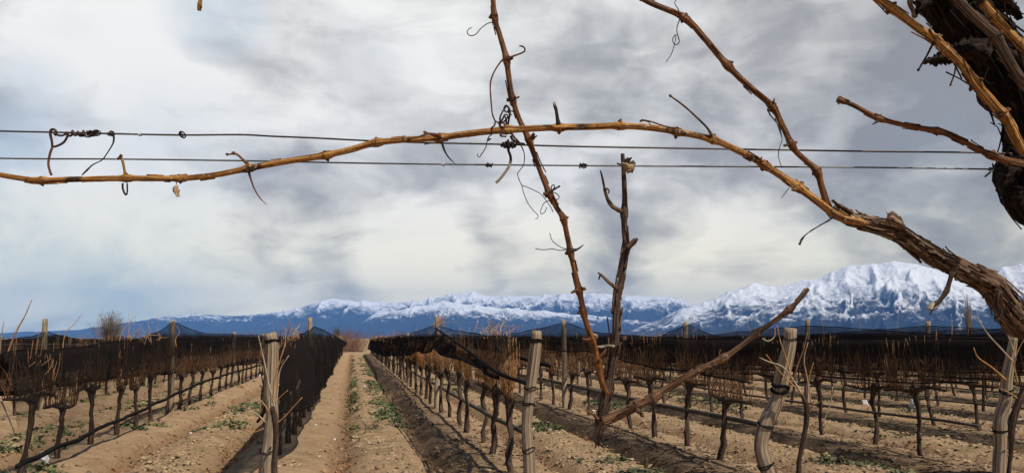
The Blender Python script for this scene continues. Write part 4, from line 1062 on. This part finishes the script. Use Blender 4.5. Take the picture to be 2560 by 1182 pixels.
for q, pts in enumerate([[(2530, 300, 4), (2524, 325, 4), (2530, 350, 4), (2520, 380, 3)], [(2470, 170, 2), (2462, 195, 2), (2472, 208, 2), (2490, 208, 1)], [(2540, 200, 3), (2548, 222, 3), (2552, 240, 3), (2558, 262, 2)]]):
    twig(TR, 'bark_fibre', pts, .99, 'tendril_dark', seed=q)

# thick arm with peeling bark
ap = [(2086, 522, 26), (2125, 545, 34), (2160, 556, 40), (2200, 566, 46), (2240, 580, 52), (2290, 612, 50), (2340, 642, 52), (2390, 668, 56), (2440, 692, 62), (2480, 712, 70), (2508, 750, 78), (2535, 790, 84), (2580, 818, 94), (2640, 838, 100), (2700, 850, 100)]
P, r = catmull([at(a, b, D0) for a, b, w in ap], [w * .355 / F * D0 for a, b, w in ap], 0.003)
nd, idx = arc_nodes(P, [(2215, 570), (2385, 665), (2460, 700), (2545, 795)], .22, .010)
ab = MB(); tube(ab, P, r, 26, 0.26, 8, 30.0, 2.0, nodes=nd, ridge=.30)
flakes(ab, P, r, 300, 21, (.014, .05), (.003, .010), .16, 0.02, .9, .5)
ARM = child(ab, 'arm', M['arm_bark'], GV)
bark_slab(ARM, [(2130, 532, 14), (2110, 520, 12), (2092, 510, 8), (2080, 500, 4)], .985, 'arm_bark', 11, .0012)
bark_slab(ARM, [(2215, 545, 34), (2232, 548, 32), (2250, 560, 26), (2262, 572, 10)], .978, 'arm_bark', 12, .0015)
bark_slab(ARM, [(2490, 760, 12), (2495, 725, 10), (2505, 780, 8), (2490, 800, 4)], .97, 'arm_bark', 13, .001)
dt = twig(ARM, 'dead_twig', [(2380, 680, 12), (2374, 705, 11), (2366, 728, 14), (2352, 748, 9), (2338, 765, 5), (2325, 785, 4)], .985, 'cane_grey', seed=3, amp=.4)
twig(ARM, 'dead_twig', [(2420, 705, 4), (2405, 700, 3), (2390, 698, 3)], .985, 'tendril', knob=.004)
bark_slab(ARM, [(2322, 775, 10), (2330, 768, 20), (2345, 758, 14), (2352, 748, 4)], .99, 'palestalk', 14, .001, name='split_stub')
twig(ARM, 'bark_fibre', [(2488, 770, 3), (2486, 790, 3), (2488, 805, 2)], .96, 'tendril_dark')

# long golden cane arching across the picture
A_pts = [(-420, 350, 14), (-220, 385, 15), (-100, 418, 15), (0, 437, 15), (60, 447, 16), (105, 451, 17), (200, 448, 16), (310, 446, 17), (450, 446, 17), (540, 437, 17), (620, 421, 18), (720, 403, 18), (815, 388, 19), (880, 373, 19), (940, 357, 19), (1020, 349, 18), (1100, 344, 19), (1190, 332, 19), (1265, 325, 20), (1390, 319, 19), (1480, 317, 19), (1548, 315, 19), (1620, 319, 19), (1690, 329, 19), (1780, 349, 19), (1850, 379, 20), (1910, 412, 20), (1990, 464, 22), (2050, 508, 23), (2095, 540, 26), (2135, 552, 27), (2155, 556, 20), (2172, 560, 8)]
CA, PA_, RA_ = cane('cane', GV, A_pts, .985, [(103, 451), (313, 446), (450, 446), (618, 421), (815, 388), (940, 357), (1100, 344), (1265, 325), (1397, 319), (1548, 315), (1690, 329), (1780, 349), (1910, 412), (1997, 468)], 'cane', seed=31)
# upper canes
CC, _, _ = cane('cane', GV, [(1440, -150, 15), (1540, -55, 16), (1612, 0, 17), (1710, 44, 18), (1760, 95, 18), (1818, 163, 19), (1875, 218, 18), (1930, 266, 18), (1958, 318, 17), (1985, 372, 17), (2015, 402, 17), (2042, 428, 18), (2055, 470, 18), (2070, 515, 22), (2090, 540, 16)], .99, [(1712, 46), (1818, 163), (1930, 266), (1977, 360), (2042, 428)], 'cane_red', seed=41)
CD, _, _ = cane('cane', GV, [(2060, -140, 22), (2150, -45, 23), (2215, 10, 24), (2290, 66, 24), (2335, 98, 25), (2395, 152, 25), (2445, 215, 26), (2490, 268, 27), (2520, 305, 28), (2540, 345, 28), (2560, 380, 24)], .955, [(2228, 20), (2337, 100), (2440, 208), (2505, 285)], 'cane', .25, seed=51)
CE, _, _ = cane('cane', GV, [(2280, -160, 24), (2370, -30, 25), (2420, 28, 26), (2460, 65, 27), (2492, 95, 28), (2520, 145, 26), (2550, 195, 27), (2590, 250, 28), (2640, 330, 26)], .93, [(2488, 92)], 'cane_grey', .2, seed=61)
CF, _, _ = cane('cane', GV, [(2400, -130, 18), (2445, -20, 20), (2475, 30, 21), (2505, 65, 22), (2540, 100, 23), (2580, 140, 24), (2650, 230, 24)], .96, [(2478, 42), (2545, 112)], 'cane', .25, seed=71)
CG, _, _ = cane('cane', GV, [(2094, 248, 13), (2135, 264, 14), (2197, 296, 14), (2270, 315, 14), (2342, 327, 15), (2400, 350, 15), (2440, 370, 16), (2478, 388, 19), (2515, 400, 19), (2570, 412, 20)], .975, [(2099, 249), (2197, 296), (2342, 327), (2478, 388)], 'cane_red', .5, seed=81)

# spurs, tendrils and dry bits on the arching cane
d = .985
twig(CA, 'spur', [(314, 436, 9), (311, 425, 6), (307, 405, 7), (302, 390, 7)], d, 'cane', knob=.0045)
twig(CA, 'spur', [(304, 391, 5), (298, 396, 5)], d, 'bud', knob=.005)
twig(CA, 'tendril', [(307, 458, 5), (307, 470, 5), (311, 482, 5), (315, 487, 5), (318, 480, 4), (318, 458, 4)], .98, 'tendril_dark')
twig(CA, 'spur', [(617, 408, 9), (606, 398, 6), (595, 388, 6), (584, 383, 6)], d, 'cane_red', knob=.005)
twig(CA, 'spur', [(584, 383, 4), (576, 386, 4), (568, 386, 4)], d, 'bud', knob=.004)
twig(CA, 'tendril', [(622, 430, 6), (628, 450, 5), (636, 472, 4), (650, 495, 3), (667, 512, 1.5)], d, 'tendril_red')
twig(CA, 'leaf_stalk', [(441, 455, 2), (441, 464, 2)], .98, 'tendril')
bark_slab(CA, [(441, 462, 4), (440, 470, 13), (440, 478, 15), (443, 486, 10), (444, 492, 3)], .98, 'paleleaf', 15, .0006, name='dry_leaf')
twig(CA, 'spur', [(1396, 312, 13), (1393, 295, 9), (1390, 275, 9), (1386, 262, 9)], .975, 'tendril_dark', knob=.004)
twig(CA, 'bud', [(1387, 266, 8), (1386, 258, 8)], .974, 'palestalk', knob=.004)
twig(CA, 'spur', [(1103, 342, 10), (1085, 338, 7), (1062, 331, 5)], .975, 'cane_red', knob=.004)
twig(CA, 'spur', [(1098, 338, 8), (1070, 335, 6), (1045, 343, 5), (1018, 348, 4)], .972, 'cane_red')
twig(CA, 'tendril', [(1104, 355, 7), (1112, 378, 5), (1122, 394, 4), (1138, 410, 1.5)], .975, 'tendril_dark')
twig(CA, 'spur', [(1780, 340, 8), (1768, 320, 6), (1740, 292, 5), (1710, 265, 5), (1676, 240, 4)], .98, 'cane_brown', knob=.004)
twig(CA, 'tendril', [(1690, 322, 4), (1660, 315, 4), (1630, 305, 4), (1605, 300, 4), (1600, 304, 4), (1610, 302, 3), (1622, 306, 3), (1626, 312, 2)], .972, 'cane_red')
twig(CA, 'spur', [(1905, 405, 7), (1902, 398, 5), (1905, 392, 3)], .98, 'bud')
twig(CA, 'spur', [(1997, 470, 14), (1987, 474, 12), (1982, 474, 8)], .97, 'cane', knob=.004)
twig(CA, 'tendril', [(1978, 462, 2.5), (1965, 480, 2), (1953, 495, 1.5)], .98, 'tendril_dark')
twig(CA, 'tendril', [(2088, 540, 3), (2070, 552, 5), (2045, 566, 3), (2020, 582, 3), (2005, 597, 5), (1998, 612, 5)], .98, 'tendril_dark', amp=.5)
# russet tendril that ties the cane to the wire
twig(CA, 'tendril', [(129, 438, 6), (124, 425, 6), (121, 408, 6), (125, 385, 6), (131, 368, 6)], .99, 'tendril_red')
twig(CA, 'tendril', [(131, 368, 6), (129, 350, 6), (126, 335, 7), (128, 325, 7), (136, 324, 6), (141, 332, 6), (137, 339, 6)], .995, 'tendril', seed=2)
twig(CA, 'tendril', [(131, 368, 6), (146, 364, 6), (160, 355, 6), (168, 342, 6), (169, 334, 6)], .995, 'tendril', seed=4)
twig(CA, 'tendril', [(282, 334, 5), (285, 345, 5), (282, 360, 4), (270, 380, 3), (255, 400, 3), (232, 412, 3), (216, 427, 5), (205, 438, 3)], .995, 'tendril_dark')
twig(CA, 'tendril', [(1269, 318, 5), (1272, 300, 5), (1275, 282, 5), (1271, 268, 4), (1264, 264, 4), (1260, 273, 4), (1266, 281, 4), (1272, 274, 4), (1266, 266, 4), (1254, 284, 4), (1250, 298, 5), (1255, 308, 5), (1265, 300, 5), (1270, 290, 4), (1262, 287, 4), (1258, 295, 5), (1250, 312, 5), (1256, 318, 5), (1266, 306, 4), (1262, 290, 4)], .985, 'tendril_dark', seed=5)
twig(CA, 'tendril', [(1255, 300, 4), (1248, 305, 4), (1250, 316, 5), (1258, 322, 5), (1252, 340, 5), (1258, 341, 4), (1266, 342, 4)], .972, 'tendril_dark', seed=6)
twig(CA, 'tendril', [(1280, 288, 3), (1270, 282, 3), (1276, 278, 3), (1284, 279, 3)], .98, 'tendril_dark', seed=6)
twig(CA, 'tendril', [(1255, 303, 4), (1262, 316, 4), (1253, 333, 5), (1250, 340, 4)], .97, 'tendril_red', seed=6)
twig(CA, 'tendril', [(1231, 318, 4), (1228, 330, 4), (1230, 336, 3), (1222, 342, 3), (1219, 352, 3), (1228, 347, 3), (1219, 350, 2.5), (1214, 370, 2.5), (1204, 385, 2.5), (1200, 392, 2), (1195, 392, 2), (1194, 384, 2)], .972, 'tendril_dark', seed=7)
twig(CA, 'tendril', [(1276, 327, 6), (1284, 342, 6), (1298, 356, 4), (1308, 376, 3), (1311, 390, 2.5), (1309, 412, 2.5), (1300, 425, 2.2), (1294, 435, 2.2), (1298, 450, 2.2), (1304, 463, 2.2), (1310, 485, 2), (1320, 508, 2), (1335, 528, 2), (1345, 538, 2), (1344, 545, 2), (1338, 547, 1.8)], .97, 'tendril', seed=8)
twig(CA, 'tendril', [(1304, 463, 2), (1325, 471, 2), (1350, 484, 2), (1366, 502, 2), (1378, 520, 2), (1382, 530, 2), (1383, 527, 1.8)], .965, 'tendril_dark', seed=9)
twig(CA, 'tendril', [(1276, 340, 6), (1282, 350, 6), (1298, 358, 6), (1312, 360, 5)], .99, 'tendril', seed=9)
# tendrils on the other canes
twig(CC, 'tendril', [(1700, 46, 3), (1692, 75, 2.5), (1698, 105, 2.5), (1688, 112, 2.2), (1681, 100, 2.2), (1690, 88, 2.2), (1684, 120, 2), (1676, 140, 2), (1665, 155, 1.8)], .985, 'tendril_dark')
twig(CC, 'tendril', [(1700, 46, 3), (1696, 25, 2.5), (1687, 10, 2), (1690, 0, 2)], .985, 'tendril_dark')
twig(CC, 'tendril', [(1922, 272, 5), (1924, 285, 4), (1940, 305, 3), (1948, 315, 2), (1952, 330, 2), (1955, 350, 2), (1950, 365, 2), (1946, 385, 2), (1948, 400, 2), (1955, 420, 2)], .985, 'cane_brown')
twig(CC, 'spur', [(1934, 258, 6), (1935, 250, 4), (1936, 246, 3)], .985, 'bud')
twig(CC, 'spur', [(1970, 362, 8), (1962, 364, 5)], .985, 'bud', knob=.004)
twig(CD, 'spur', [(2340, 98, 10), (2330, 85, 7), (2325, 70, 6)], .95, 'cane', seed=1)
twig(CD, 'spur', [(2333, 108, 6), (2318, 138, 5), (2305, 160, 5), (2296, 175, 4)], .95, 'tendril_dark', knob=.004)
twig(CD, 'spur', [(2390, 160, 5), (2386, 185, 4), (2376, 213, 4)], .95, 'cane_red', knob=.003)
twig(CD, 'spur', [(2409, 148, 6), (2420, 178, 6), (2433, 205, 6), (2445, 220, 6), (2475, 255, 6), (2500, 280, 6)], .94, 'cane', seed=3)
twig(CG, 'spur', [(2195, 302, 8), (2188, 307, 5), (2180, 312, 2)], .972, 'bud')
twig(CF, 'tendril', [(2440, 5, 3), (2424, 12, 3), (2428, 30, 4), (2442, 38, 3), (2450, 40, 4)], .955, 'tendril_dark')

# ---------------------------------------------------------------- the two trellis wires
def wire(pts, d, w, m, lab):
    P, r = catmull([at(p[0], p[1], d) for p in pts], [w / 2 / F * d] * len(pts), .02)
    mb = MB(); tube(mb, P, r, 7, .08, 3, 30.0)
    return tag(mb.build('trellis_wire', M[m], origin=P[0]), lab, 'wire', 'trellis wires across the sky')
W1 = wire([(-900, 300), (-400, 318), (0, 328), (135, 331), (300, 335), (456, 338), (600, 337), (680, 341), (780, 345), (920, 352), (1060, 357), (1250, 361), (1420, 366), (1700, 371), (1950, 375), (2200, 379), (2400, 381), (2520, 384), (2640, 388)], 1.01, 4.6, 'wire', 'rusty upper wire running behind the long golden cane')
W2 = wire([(-900, 370), (-400, 386), (0, 396), (300, 398), (600, 402), (900, 408), (1200, 412), (1560, 415), (1900, 417), (2200, 419), (2480, 423), (2520, 421), (2640, 424)], 1.03, 4.2, 'wire_gal', 'grey lower wire that ends in a clip at the trunk')
def wpt(px, pyl, d): return at(px, pyl, d)
def wrap(parent, px0, px1, py0, py1, d, turns, rad, th, m, seed=0, name='wire_tie'):
    mb = MB(); helix(mb, at(px0, py0, d), at(px1, py1, d), turns, rad, th, seed); return child(mb, name, M[m], parent)
k_ = 1 / F
wrap(W1, 170, 214, 333, 335, 1.01, 3.2, 5.5 * k_, 3.2 * k_, 'tendril', 1, 'dead_tendril')
wrap(W1, 136, 172, 334, 336, 1.008, .8, 3.5 * k_, 3.0 * k_, 'tendril', 1, 'dead_tendril')
wrap(W1, 205, 245, 335, 332, 1.01, 5.3, 6.0 * k_, 1.7 * k_, 'tendril_dark', 2, 'dead_tendril')
for q, (a, b, rr_) in enumerate([(236, 333, 9), (241, 333, 7), (230, 334, 6), (456, 337, 7), (454, 338, 5)]):
    mb = MB(); c = at(a, b, 1.008); tube(mb, [c + RT * (rr_ * k_ * math.cos(t)) + UP * (rr_ * k_ * math.sin(t)) + W * (.004 * math.sin(t + q)) for t in np.linspace(0, 6.5, 20)], 1.7 * k_, 6, .2, q, 200.0)
    child(mb, 'dead_tendril', M['tendril_dark'], W1)
twig(W1, 'dead_tendril', [(212, 338, 3), (214, 342, 3), (222, 343, 3), (228, 341, 3), (226, 337, 3)], 1.005, 'tendril_dark')
wrap(W1, 271, 285, 334, 334, 1.01, 3.5, 5.5 * k_, 1.6 * k_, 'tendril', 3, 'dead_tendril')
wrap(W1, 347, 353, 336, 336, 1.01, 1.6, 3.6 * k_, 1.7 * k_, 'bright_clip', 3, 'clip')
wrap(W1, 1252, 1292, 362, 363, 1.01, 6, 6 * k_, 2.4 * k_, 'tendril_dark', 4, 'dead_tendril')
wrap(W1, 1262, 1284, 360, 362, 1.006, 2.4, 8 * k_, 3 * k_, 'tendril', 6, 'dead_tendril')
twig(W1, 'dead_tendril', [(1282, 357, 6), (1272, 362, 7), (1271, 375, 7), (1276, 390, 7), (1277, 402, 7)], .998, 'tendril_dark')
twig(W1, 'dead_tendril', [(1277, 400, 7), (1273, 415, 7), (1262, 432, 7), (1250, 447, 7), (1240, 457, 7)], .998, 'palestalk')
wrap(W2, 1105, 1111, 411, 411, 1.03, 1.5, 3.6 * k_, 1.7 * k_, 'bright_clip', 5, 'clip')
wrap(W2, 1214, 1231, 412, 414, 1.03, 4, 4.8 * k_, 1.4 * k_, 'tendril', 5, 'dead_tendril')
wrap(W2, 1448, 1466, 414, 415, 1.03, 5, 5.5 * k_, 1.4 * k_, 'tendril_dark', 7, 'dead_tendril')
mb = MB(); tube(mb, [at(1460 + 6 * math.cos(t), 415 + 5 * math.sin(t), 1.028) for t in np.linspace(0, 6.5, 16)], 1.6 * k_, 6, .2, 1, 200.0); child(mb, 'dead_tendril', M['tendril_dark'], W2)
mb = MB(); tube(mb, [at(2473, 423, 1.03), at(2490, 424, 1.03)], 5 * k_, 8, .1); tube(mb, [at(2484, 424, 1.025), at(2474, 432, 1.02), at(2462, 442, 1.02)], 2.5 * k_, 6, .1); child(mb, 'clip', M['wire_gal'], W2)
mb = MB(); tube(mb, [at(2455, 386, 1.01), at(2480, 384, 1.0), at(2500, 388, 1.0), at(2512, 386, 1.01)], 1.6 * k_, 6, .1); child(mb, 'wire_tie', M['wire'], W1)

# ---------------------------------------------------------------- cut branch hanging in the wires
PB = empty('pruned_branch', at(1497, 1115, 1.02))
tag(PB, 'forked cut branch hung in the wires with its torn foot over the furrow', 'branch')
gp = [(1556, 384, 12), (1558, 412, 13), (1560, 450, 15), (1562, 500, 16), (1561, 530, 18), (1561, 570, 18), (1565, 615, 21), (1558, 660, 21), (1550, 700, 22), (1543, 740, 22), (1540, 800, 23), (1537, 860, 24), (1530, 910, 24), (1522, 960, 27), (1510, 1010, 32), (1502, 1050, 32), (1498, 1080, 22), (1496, 1100, 14), (1497, 1116, 4)]
P, r = catmull([at(a, b, 1.02) for a, b, w in gp], [w * .385 / F * 1.02 for a, b, w in gp], .003)
nd, idx = arc_nodes(P, [(1561, 528), (1566, 618), (1545, 722), (1536, 868)], .32, .006)
mb = MB(); tube(mb, P, r, 16, .16, 3, 40.0, 1.6, nodes=nd, ridge=.22); flakes(mb, P, r, 40, 31, (.015, .05), (.0015, .004), .15, .3, .97, .4)
ST = child(mb, 'stem', M['cane_grey'], PB)
S1, _, _ = cane('cane', PB, [(1225, -160, 13), (1230, -50, 14), (1236, 40, 15), (1250, 90, 15), (1266, 148, 17), (1273, 200, 16), (1282, 250, 16), (1298, 298, 15), (1320, 345, 17), (1340, 400, 15), (1355, 440, 15), (1374, 485, 16), (1392, 520, 15), (1408, 545, 16), (1418, 590, 15), (1426, 628, 16), (1436, 675, 15), (1447, 722, 17), (1456, 765, 16), (1462, 795, 16), (1478, 845, 18), (1490, 885, 18), (1497, 920, 19), (1505, 955, 18), (1520, 985, 16)], 1.0, [(1236, 40), (1266, 148), (1281, 247), (1322, 350), (1374, 484), (1408, 545), (1426, 629), (1447, 722), (1456, 780), (1477, 846), (1495, 905)], 'cane_red', .38, seed=91, budsize=1.15)
S2, _, _ = cane('cane', PB, [(1506, 1052, 30), (1530, 1042, 27), (1560, 1028, 26), (1590, 1012, 24), (1632, 994, 24), (1670, 968, 20), (1740, 928, 18), (1806, 896, 20), (1850, 866, 16), (1892, 832, 18), (1930, 806, 14), (1972, 774, 17), (1995, 752, 13), (2010, 735, 13), (2021, 721, 12)], 1.0, [(1590, 1016), (1634, 993), (1806, 896), (1892, 831), (1974, 773)], 'cane_brown', .42, seed=95, wk=.92)
twig(S2, 'spur', [(1590, 1022, 14), (1600, 1030, 12), (1605, 1036, 6)], .995, 'cane_brown', knob=.006)
twig(S2, 'spur', [(1595, 1030, 6), (1608, 1024, 5), (1614, 1020, 3)], .99, 'cane_brown')
twig(S2, 'spur', [(1636, 1000, 9), (1640, 1008, 8)], .99, 'cane_grey', knob=.005)
twig(S2, 'tendril', [(1905, 845, 3), (1918, 852, 4), (1930, 848, 4), (1937, 838, 3), (1937, 820, 3)], .99, 'palestalk')
twig(S2, 'tendril', [(1800, 890, 3), (1798, 882, 3), (1802, 873, 2)], .99, 'palestalk')
twig(ST, 'spur', [(1556, 528, 12), (1545, 524, 11), (1532, 517, 10), (1520, 500, 9), (1514, 482, 9), (1511, 470, 7)], 1.01, 'cane_brown', seed=5, amp=.45)
twig(ST, 'spur', [(1511, 472, 6), (1508, 455, 6), (1504, 438, 5), (1501, 426, 3)], 1.01, 'cane_brown', seed=6, amp=.3)
twig(ST, 'tendril', [(1511, 472, 5), (1518, 472, 5), (1523, 478, 4), (1521, 484, 3)], 1.008, 'cane_brown', seed=7)
twig(ST, 'spur', [(1568, 620, 18), (1578, 610, 14), (1588, 600, 12), (1595, 597, 4)], 1.01, 'cane_grey', seed=8, amp=.5)
twig(ST, 'spur', [(1544, 722, 12), (1530, 712, 9), (1518, 702, 8), (1506, 690, 7), (1495, 681, 4)], 1.01, 'cane_brown', seed=9, amp=.3)
twig(ST, 'spur', [(1500, 688, 5), (1498, 694, 4), (1497, 699, 3)], 1.01, 'tendril_dark', seed=9)
twig(ST, 'bark_fibre', [(1572, 630, 2), (1566, 670, 2), (1560, 700, 2), (1557, 722, 2)], .995, 'tendril_dark')
twig(ST, 'spur', [(1536, 866, 9), (1520, 864, 8), (1505, 867, 8), (1492, 866, 5)], 1.005, 'palestalk', seed=12, amp=.35)
twig(ST, 'spur', [(1545, 864, 9), (1552, 858, 8), (1560, 846, 5)], 1.01, 'cane_grey', knob=.008, seed=12, amp=.5)
twig(ST, 'spur', [(1496, 1048, 10), (1484, 1036, 8), (1470, 1028, 7), (1466, 1024, 7)], 1.005, 'cane_brown', knob=.003)
twig(ST, 'bark_fibre', [(1510, 970, 4), (1503, 1000, 3), (1494, 1028, 3)], 1.0, 'tendril_dark')
bark_slab(ST, [(1498, 1060, 16), (1490, 1085, 12), (1486, 1100, 5)], 1.005, 'arm_bark', 21, .001)
bark_slab(ST, [(1552, 410, 8), (1565, 412, 24), (1574, 416, 28), (1580, 422, 22), (1566, 428, 10)], 1.0, 'paleleaf', 22, .0008, name='dry_leaf')
bark_slab(ST, [(1560, 406, 10), (1568, 402, 18), (1576, 397, 10), (1579, 394, 3)], 1.005, 'cane_grey', 23, .0008, name='dry_leaf')
twig(ST, 'tie', [(1542, 408, 4), (1550, 411, 4), (1560, 411, 4)], 1.0, 'tendril', seed=2)
twig(S1, 'tendril', [(1257, 150, 5), (1248, 160, 4), (1233, 185, 4), (1226, 210, 4), (1227, 245, 4), (1231, 285, 4), (1238, 303, 4)], .99, 'tendril_red')
twig(S1, 'tendril', [(1238, 303, 4), (1246, 308, 4), (1253, 318, 4), (1252, 330, 4)], .975, 'tendril_red')
twig(S1, 'tendril', [(1238, 303, 4), (1236, 314, 4), (1229, 320, 4), (1228, 330, 3)], .975, 'tendril')
twig(S1, 'spur', [(1268, 148, 8), (1285, 140, 5), (1302, 134, 5), (1312, 128, 4), (1311, 120, 4), (1304, 116, 4), (1298, 116, 3)], .995, 'cane_brown', amp=.3)
twig(S1, 'tendril', [(1232, 56, 2.5), (1218, 60, 2.5), (1202, 72, 2.5), (1190, 86, 2.5), (1177, 90, 2.5), (1168, 83, 2.5), (1172, 73, 2), (1180, 70, 2)], .995, 'tendril')
twig(S1, 'spur', [(1279, 252, 6), (1288, 248, 4), (1296, 243, 4)], .99, 'cane_brown', knob=.003)
twig(S1, 'spur', [(1325, 348, 8), (1331, 342, 8), (1333, 337, 5)], .99, 'bud', knob=.005)
twig(S1, 'spur', [(1330, 345, 5), (1338, 343, 4), (1342, 339, 4)], .99, 'tendril_dark')
twig(S1, 'spur', [(1358, 485, 9), (1370, 483, 7), (1385, 474, 5), (1398, 466, 5)], .99, 'cane_brown', knob=.003)
twig(S1, 'tendril', [(1380, 475, 3), (1378, 467, 3), (1383, 462, 3), (1387, 466, 3), (1383, 473, 3)], .99, 'tendril')
twig(S1, 'tendril', [(1380, 480, 2.5), (1393, 485, 2.5), (1398, 494, 2.2), (1390, 500, 2.2), (1372, 502, 2.2), (1360, 508, 2), (1352, 525, 2), (1353, 535, 2), (1362, 530, 2), (1367, 518, 1.8)], .99, 'tendril_dark')
twig(S1, 'spur', [(1426, 628, 6), (1440, 625, 5), (1452, 617, 4), (1459, 612, 2)], .99, 'tendril')
twig(S1, 'tendril', [(1420, 622, 2.5), (1400, 626, 2.2), (1380, 622, 2.2), (1360, 624, 2), (1340, 622, 2), (1340, 619, 2)], .99, 'tendril_dark')
twig(S1, 'tendril', [(1445, 622, 2.5), (1415, 622, 2.2), (1396, 614, 2), (1380, 600, 2), (1374, 582, 2)], .985, 'tendril_dark')
twig(S1, 'spur', [(1446, 724, 12), (1436, 728, 8), (1427, 732, 4)], .99, 'cane_red')
twig(S1, 'spur', [(1476, 848, 11), (1465, 849, 9), (1456, 846, 5)], .99, 'cane_red')
twig(S1, 'spur', [(1482, 838, 8), (1489, 837, 7), (1494, 841, 4)], .99, 'palestalk')
twig(S1, 'spur', [(1500, 892, 9), (1510, 880, 8), (1514, 874, 4)], .99, 'cane_red', knob=.003)
# tip of a cane hanging in from above
TC, _, _ = cane('vine_cane', None, [(507, -260, 9), (506, -120, 9), (504, -30, 10), (501, 0, 10), (499, 18, 11), (498, 27, 9)], 1.0, [(500, 14)], 'cane', .25, seed=99, buds=False)
tag(TC, 'short golden cane tip hanging into the sky', 'cane')
